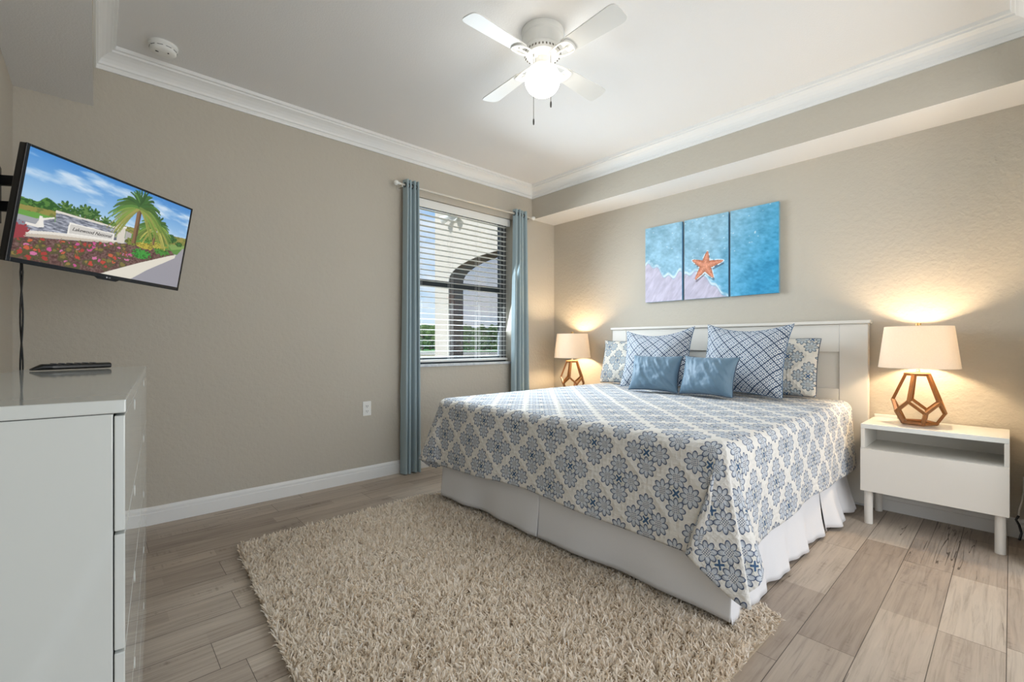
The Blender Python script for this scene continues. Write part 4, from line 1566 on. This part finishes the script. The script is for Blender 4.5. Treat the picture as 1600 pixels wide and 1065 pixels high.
def canvas(y_left, y_right, z0, z1, uoff, label):
    """y_left > y_right as the wall is seen from the room; uoff in metres along the whole picture"""
    r = thing('canvas_print', label, 'picture', (XR, (y_left + y_right) / 2, z0), 0, 'beach triptych over the bed')
    W = y_left - y_right
    H = z1 - z0
    MB().box(-0.030, -0.001, -W / 2, W / 2, 0, H).build('stretcher', mat('canvas_edge', lin(120, 170, 200), 0.7) if 'canvas_edge' not in MATS else MATS['canvas_edge'], r)
    nx, ny = 130, 240
    U2, V2 = np.meshgrid(np.linspace(0, 1, nx), np.linspace(0, 1, ny))
    GX = uoff + U2 * W                 # 0 .. 1.12 over the three
    GY = V2 * H                        # 0 .. 0.68
    n1 = fbm(GX * 14, GY * 14, 4, 11)
    n2 = fbm(GX * 40 + GY * 12, GY * 55, 3, 13)
    tcol = np.clip((GX - 0.55) / 0.55 + (0.30 - GY) * 0.9, 0, 1)[..., None]
    water = np.array([146, 190, 212]) * (1 - tcol) + np.array([62, 158, 204]) * tcol
    water = water + (n1[..., None] - 0.47) * 46 + (n2[..., None] - 0.45) * 44
    # lavender sand, foam along a wavy shore
    shore = 0.335 - 0.42 * np.clip(GX, 0, 0.30) + 0.03 * np.sin(GX * 22) + 0.02 * np.sin(GX * 61)
    right = 0.21 + (GX - 0.38) * 0.15 - np.clip(GX - 0.50, 0, 1) * 1.15 + 0.012 * np.sin(GX * 70)
    shore = np.where(GX > 0.36, np.maximum(right, -1), shore)
    dist = GY - shore
    sand = np.array([196, 190, 208]) + (fbm(GX * 50 - GY * 30, GY * 20, 3, 17)[..., None] - 0.45) * 46
    img2 = np.where((dist < 0)[..., None], sand, water)
    foam = np.clip(1 - np.abs(dist - 0.012) / 0.020, 0, 1) * np.clip(n1 * 2.4 - 0.35, 0, 1)
    foam = np.maximum(foam, np.clip(1 - np.abs(dist - 0.03) / 0.05, 0, 1) * np.clip((n2 - 0.45) * 3.5, 0, 1) * 0.7)
    img2 = img2 * (1 - foam[..., None]) + np.array([226, 238, 242]) * foam[..., None]
    deep = np.clip(1 - np.abs(dist + 0.004) / 0.006, 0, 1) * 0.35
    img2 = img2 * (1 - deep[..., None]) + np.array([110, 140, 172]) * deep[..., None]
    # glints
    rr = np.random.default_rng(5)
    for k in range(40):
        gx, gy = rr.random() * 1.12, 0.36 + rr.random() * 0.32
        d = np.hypot((GX - gx), (GY - gy) * 1.6)
        m = np.clip(1 - d / (0.004 + 0.006 * rr.random()), 0, 1)[..., None]
        img2 = img2 * (1 - m) + np.array([240, 246, 246]) * m
    # starfish
    cx_, cy_ = 0.557, 0.275
    ddx, ddy = GX - cx_ , GY - cy_
    def star(dx_, dy_, sc=1.0):
        best = np.full(dx_.shape, -1.0)
        for aa, ll in ((80, 0.118), (8, 0.150), (152, 0.125), (232, 0.140), (302, 0.128)):
            ca, sa = math.cos(R_(aa)), math.sin(R_(aa))
            s_ = dx_ * ca + dy_ * sa
            t_2 = -dx_ * sa + dy_ * ca
            wd = 0.034 * (1 - np.clip(s_ / (ll * sc), 0, 1)) ** 0.75 + 0.004
            q2 = np.where((s_ > -0.02) & (s_ < ll * sc), 1 - np.abs(t_2) / wd, -1)
            best = np.maximum(best, q2)
        return best
    sh = star(ddx - 0.008, ddy + 0.022) > 0
    img2 = np.where(sh[..., None], img2 * 0.62 + np.array([60, 50, 66]) * 0.25, img2)
    q2 = star(ddx, ddy)
    rim = (star(ddx, ddy, 1.06) > -0.35) & (q2 <= 0) & (n2 > 0.40)
    img2 = np.where(rim[..., None], np.array([220, 232, 238]), img2)
    sc_ = np.array([206, 134, 104]) + (np.clip(q2, 0, 1)[..., None] - 0.5) * 46 + (fbm(GX * 150, GY * 150, 2, 19)[..., None] - 0.4) * 70
    img2 = np.where((q2 > 0)[..., None], sc_, img2)
    Y3 = W / 2 - U2 * W
    V3 = np.stack([np.full_like(Y3, -0.0305), Y3, GY], -1).reshape(-1, 3)
    np_mesh('painted_face', V3, grid_faces(ny, nx), CANVAS_PRINT, r, colors=s2l(img2.reshape(-1, 3)), smooth=False)
    return r


canvas(2.292, 1.935, 1.463, 2.147, 0.0, 'left canvas of the beach triptych, pale water and lavender sand')
canvas(1.912, 1.541, 1.463, 2.147, 0.375, 'middle canvas of the beach triptych with an orange starfish')
canvas(1.524, 1.172, 1.463, 2.147, 0.760, 'right canvas of the beach triptych, all turquoise water')

# ================================================================== shag rug
FLc, NLc, NRc, FRc = np.array([0.545, 2.73]), np.array([0.40, 0.62]), np.array([2.0, 0.60]), np.array([2.08, 2.755])


def rugpt(s, t):
    s = np.asarray(s)[..., None]
    t = np.asarray(t)[..., None]
    return (FLc * (1 - s) + FRc * s) * (1 - t) + (NLc * (1 - s) + NRc * s) * t


rug = thing('rug', 'cream shag rug on the plank floor at the foot of the bed', 'rug', (0, 0, 0))
outl = []
for c, (s0, t0) in enumerate(((0, 0), (1, 0), (1, 1), (0, 1))):
    for k in range(5):
        a = PI + PI / 2 * c + k * PI / 8
        ss = (0.03 if s0 == 0 else 0.97) + 0.03 * math.cos(a)
        t2 = (0.022 if t0 == 0 else 0.978) + 0.022 * math.sin(a)
        outl.append(tuple(rugpt(ss, t2)))
MB().prism(outl, 0.0005, 0.010).build('backing', RUGBASE, rug)
NS = 85000
s = RNG.random(NS)
t_r = RNG.random(NS)
# rounded corners
cs = np.minimum(s, 1 - s) * 1.58
ct = np.minimum(t_r, 1 - t_r) * 2.12
keep = ~((cs < 0.05) & (ct < 0.05) & (np.hypot(0.05 - cs, 0.05 - ct) > 0.05))
P0 = rugpt(s, t_r)
# strands far under the bed are never seen
keep &= ~((P0[:, 0] > 1.82) & (P0[:, 1] > 0.80) & (P0[:, 1] < 2.62))
P0 = P0[keep]
n = len(P0)
fa = fbm(P0[:, 0] * 16, P0[:, 1] * 16, 3, 61) * 22 + RNG.normal(0, 1.1, n)
ln = 0.027 + 0.018 * RNG.random(n)
lean_ = 0.40 + 0.65 * fbm(P0[:, 0] * 9 + 3, P0[:, 1] * 9, 3, 62) + RNG.normal(0, 0.25, n)
dirx, diry = np.cos(fa), np.sin(fa)
# keep the strands low under the quilt and skirt
edge = np.minimum(cs[keep], ct[keep])
nearbed = np.clip((P0[:, 0] - 1.66) / 0.08, 0, 1)
ln = ln * (1 - 0.35 * nearbed)
lean_ = np.clip(lean_ + 0.5 * nearbed, 0.1, 1.35)
pts = [np.c_[P0, np.full(n, 0.008)]]
cur = pts[0].copy()
for k in range(3):
    an = lean_ * (0.45 + 0.42 * k)
    an = np.clip(an, 0, 1.7)
    hstep = np.sin(an) * ln / 3
    vstep = np.cos(an) * ln / 3
    tw = fa + RNG.normal(0, 0.35, n)
    cur = cur + np.c_[np.cos(tw) * hstep, np.sin(tw) * hstep, vstep]
    cur[:, 2] = np.maximum(cur[:, 2], 0.012)
    pts.append(cur.copy())
wd = 0.0021 + 0.0013 * RNG.random(n)
ra = RNG.random(n) * PI
sx, sy = np.cos(ra) , np.sin(ra)
rows = []
for k, pp in enumerate(pts):
    wk = wd * (1.0, 1.15, 1.1, 0.55)[k]
    rows.append(pp - np.c_[sx * wk, sy * wk, 0 * wk])
    rows.append(pp + np.c_[sx * wk, sy * wk, 0 * wk])
V3 = np.stack(rows, 1).reshape(-1, 3)
b0 = np.arange(n)[:, None] * 8
Fq = np.concatenate([b0 + np.array([[2 * k, 2 * k + 1, 2 * k + 3, 2 * k + 2]]) for k in range(3)], 0)
tv_ = np.clip(0.5 + RNG.normal(0, 0.22, n), 0, 1)
pile = np_mesh('pile', V3, Fq, PILE, rug, fattr=np.repeat(tv_, 8), attr='tuft')
pile['kind'] = 'stuff'

# ================================================================== outside the window
GZ0 = -0.25
o = struct('ground', MB().box(-60, 400, 3.9, 420, GZ0 - 0.2, GZ0), GRASS)
# arched porch wall, at right angles to the window wall
AX, AT = 4.5, 0.31
aw = thing('porch_wall', 'cream stucco porch wall with an arched screened opening outside the window', 'wall', (AX, 5.0, GZ0))
y0w, y1w = 3.75, 6.99
yj, yn, zsp = 6.56, 4.0, 2.16
N = 28
cy_ = (yj + yn) / 2
ra_ = (yj - yn) / 2
arch = [(cy_ + ra_ * math.cos(a), zsp + 0.335 * math.sin(a) ** 0.9) for a in np.linspace(0, PI, N)]
top = 5.2
face_pts = []
mb = MB()
Mf = Matrix(((0, 0, 1, 0), (1, 0, 0, -5.0), (0, 1, 0, -GZ0), (0, 0, 0, 1)))   # (y,z,x)->local
# piers and the spandrel split into quads
mb.prism([(yj, GZ0), (y1w, GZ0), (y1w, top), (yj, top)], 0, AT, Mf)
mb.prism([(y0w, GZ0), (yn, GZ0), (yn, top), (y0w, top)], 0, AT, Mf)
for (ya, za), (yb2, zb) in zip(arch[:-1], arch[1:]):
    mb.prism([(yb2, zb), (ya, za), (ya, top), (yb2, top)], 0, AT, Mf)
body = mb.build('wall_body', STUCCO, aw)
mb = MB()
rv = [(yj, GZ0)] + arch + [(yn, GZ0)]
P = [[Mf @ Vector((y - 0.004 * (1 if y > cy_ else -1), z - 0.003, x)) for (y, z) in rv] for x in (0.002, AT - 0.002)]
mb.grid(P)
mb.build('arch_reveal', BROWN_STUCCO, aw)
mb = MB().prism([(y * 1.0, z) for y, z in [(yj - 0.01, GZ0 + 0.01)] + [(cy_ + (y - cy_) * 0.99, z - 0.01) for y, z in arch] + [(yn + 0.01, GZ0 + 0.01)]], AT - 0.03, AT - 0.025, Mf)
mb.build('insect_screen', SCREEN_MESH, aw)
# flood light on that wall
fl = thing('flood_light', 'white twin-head flood light on the porch wall', 'light', (AX, 6.36, 3.22))
MB().lathe([(0.07, 0.0), (0.07, 0.03), (0.05, 0.045)], 20, M=Matrix.Rotation(-PI / 2, 4, 'Y')).build('back_plate', WHITE_PLASTIC, fl, smooth=True)
for s in (-1, 1):
    d = Vector((-0.55, s * 0.6, -0.35)).normalized()
    M = Matrix.Translation((-0.10, s * 0.09, 0.0)) @ d.to_track_quat('Z', 'Y').to_matrix().to_4x4()
    hd = MB().lathe([(0.03, -0.06), (0.045, -0.03), (0.06, 0.05), (0.075, 0.12), (0.068, 0.12), (0.04, 0.03)], 20, M=M).build('lamp_head', WHITE_PLASTIC, fl, smooth=True)
    MB().tube([(-0.04, 0, 0.0), (-0.07, s * 0.04, 0.02), (-0.10, s * 0.09, 0.0)], 0.018, 10).build('arm', WHITE_PLASTIC, hd, smooth=True)


def tree(label, x, y, h, wd, seed, group='trees beyond the lawn'):
    r = thing('tree', label, 'tree', (x, y, GZ0), 0, group)
    rr = random.Random(seed)
    bm = bmesh.new()
    for k in range(11):
        c = Vector((rr.uniform(-1, 1) * wd * 0.45, rr.uniform(-1, 1) * wd * 0.4, h * rr.uniform(0.14, 0.84)))
        s = wd * rr.uniform(0.24, 0.36)
        res = bmesh.ops.create_icosphere(bm, subdivisions=3, radius=s, matrix=Matrix.Translation(c))
        for v in res['verts']:
            d = v.co - c
            v.co = c + d * (1 + 0.45 * noise.noise(v.co * 0.9 + Vector((seed, 0, 0))) + 0.2 * noise.noise(v.co * 3.1))
    me = bpy.data.meshes.new('foliage')
    bm.to_mesh(me)
    bm.free()
    me.materials.append(LEAF)
    o = bpy.data.objects.new('foliage', me)
    COL.objects.link(o)
    o.parent = r
    MB().tube([(0, 0, 0), (wd * 0.03, 0, h * 0.3), (0, wd * 0.03, h * 0.6)], [0.25, 0.2, 0.1], 8).build('trunk', BARK, r)


Rn = lambda u: (Rv * ((u - 800) / F_PX) + Fv)
for k in range(15):
    back = k % 2
    u = 636 + 12 * k
    dd = 104 if back else 92
    p = Rn(u) * dd
    sp = 24 * dd / F_PX
    side = u < 690
    tree('leafy green tree in the treeline seen left of the porch wall' if side else 'tree in the treeline seen through the screened porch arch',
         p.x, p.y, 4.8 + 1.5 * abs(math.sin(k * 1.7 + 1)), sp / 1.7, 10 + k, 'trees left of the porch wall' if side else 'trees seen through the arch')

# the unbroken mass of woodland behind the treeline
bm = bmesh.new()
rr = random.Random(3)
for k in range(70):
    u = 628 + 190 * k / 69
    p = Rn(u) * rr.uniform(114, 122)
    c = Vector((p.x, p.y, GZ0 + rr.uniform(0.8, 4.6)))
    res = bmesh.ops.create_icosphere(bm, subdivisions=3, radius=rr.uniform(1.3, 2.1), matrix=Matrix.Translation(c))
    for v in res['verts']:
        d = v.co - c
        v.co = c + d * (1 + 0.4 * noise.noise(v.co * 0.8) + 0.2 * noise.noise(v.co * 2.7))
me = bpy.data.meshes.new('woodland')
bm.to_mesh(me)
bm.free()
me.materials.append(LEAF)
o = bpy.data.objects.new('woodland', me)
COL.objects.link(o)
tag(o, 'dense woodland seen far beyond the lawn through the window', 'woodland', kind='stuff')
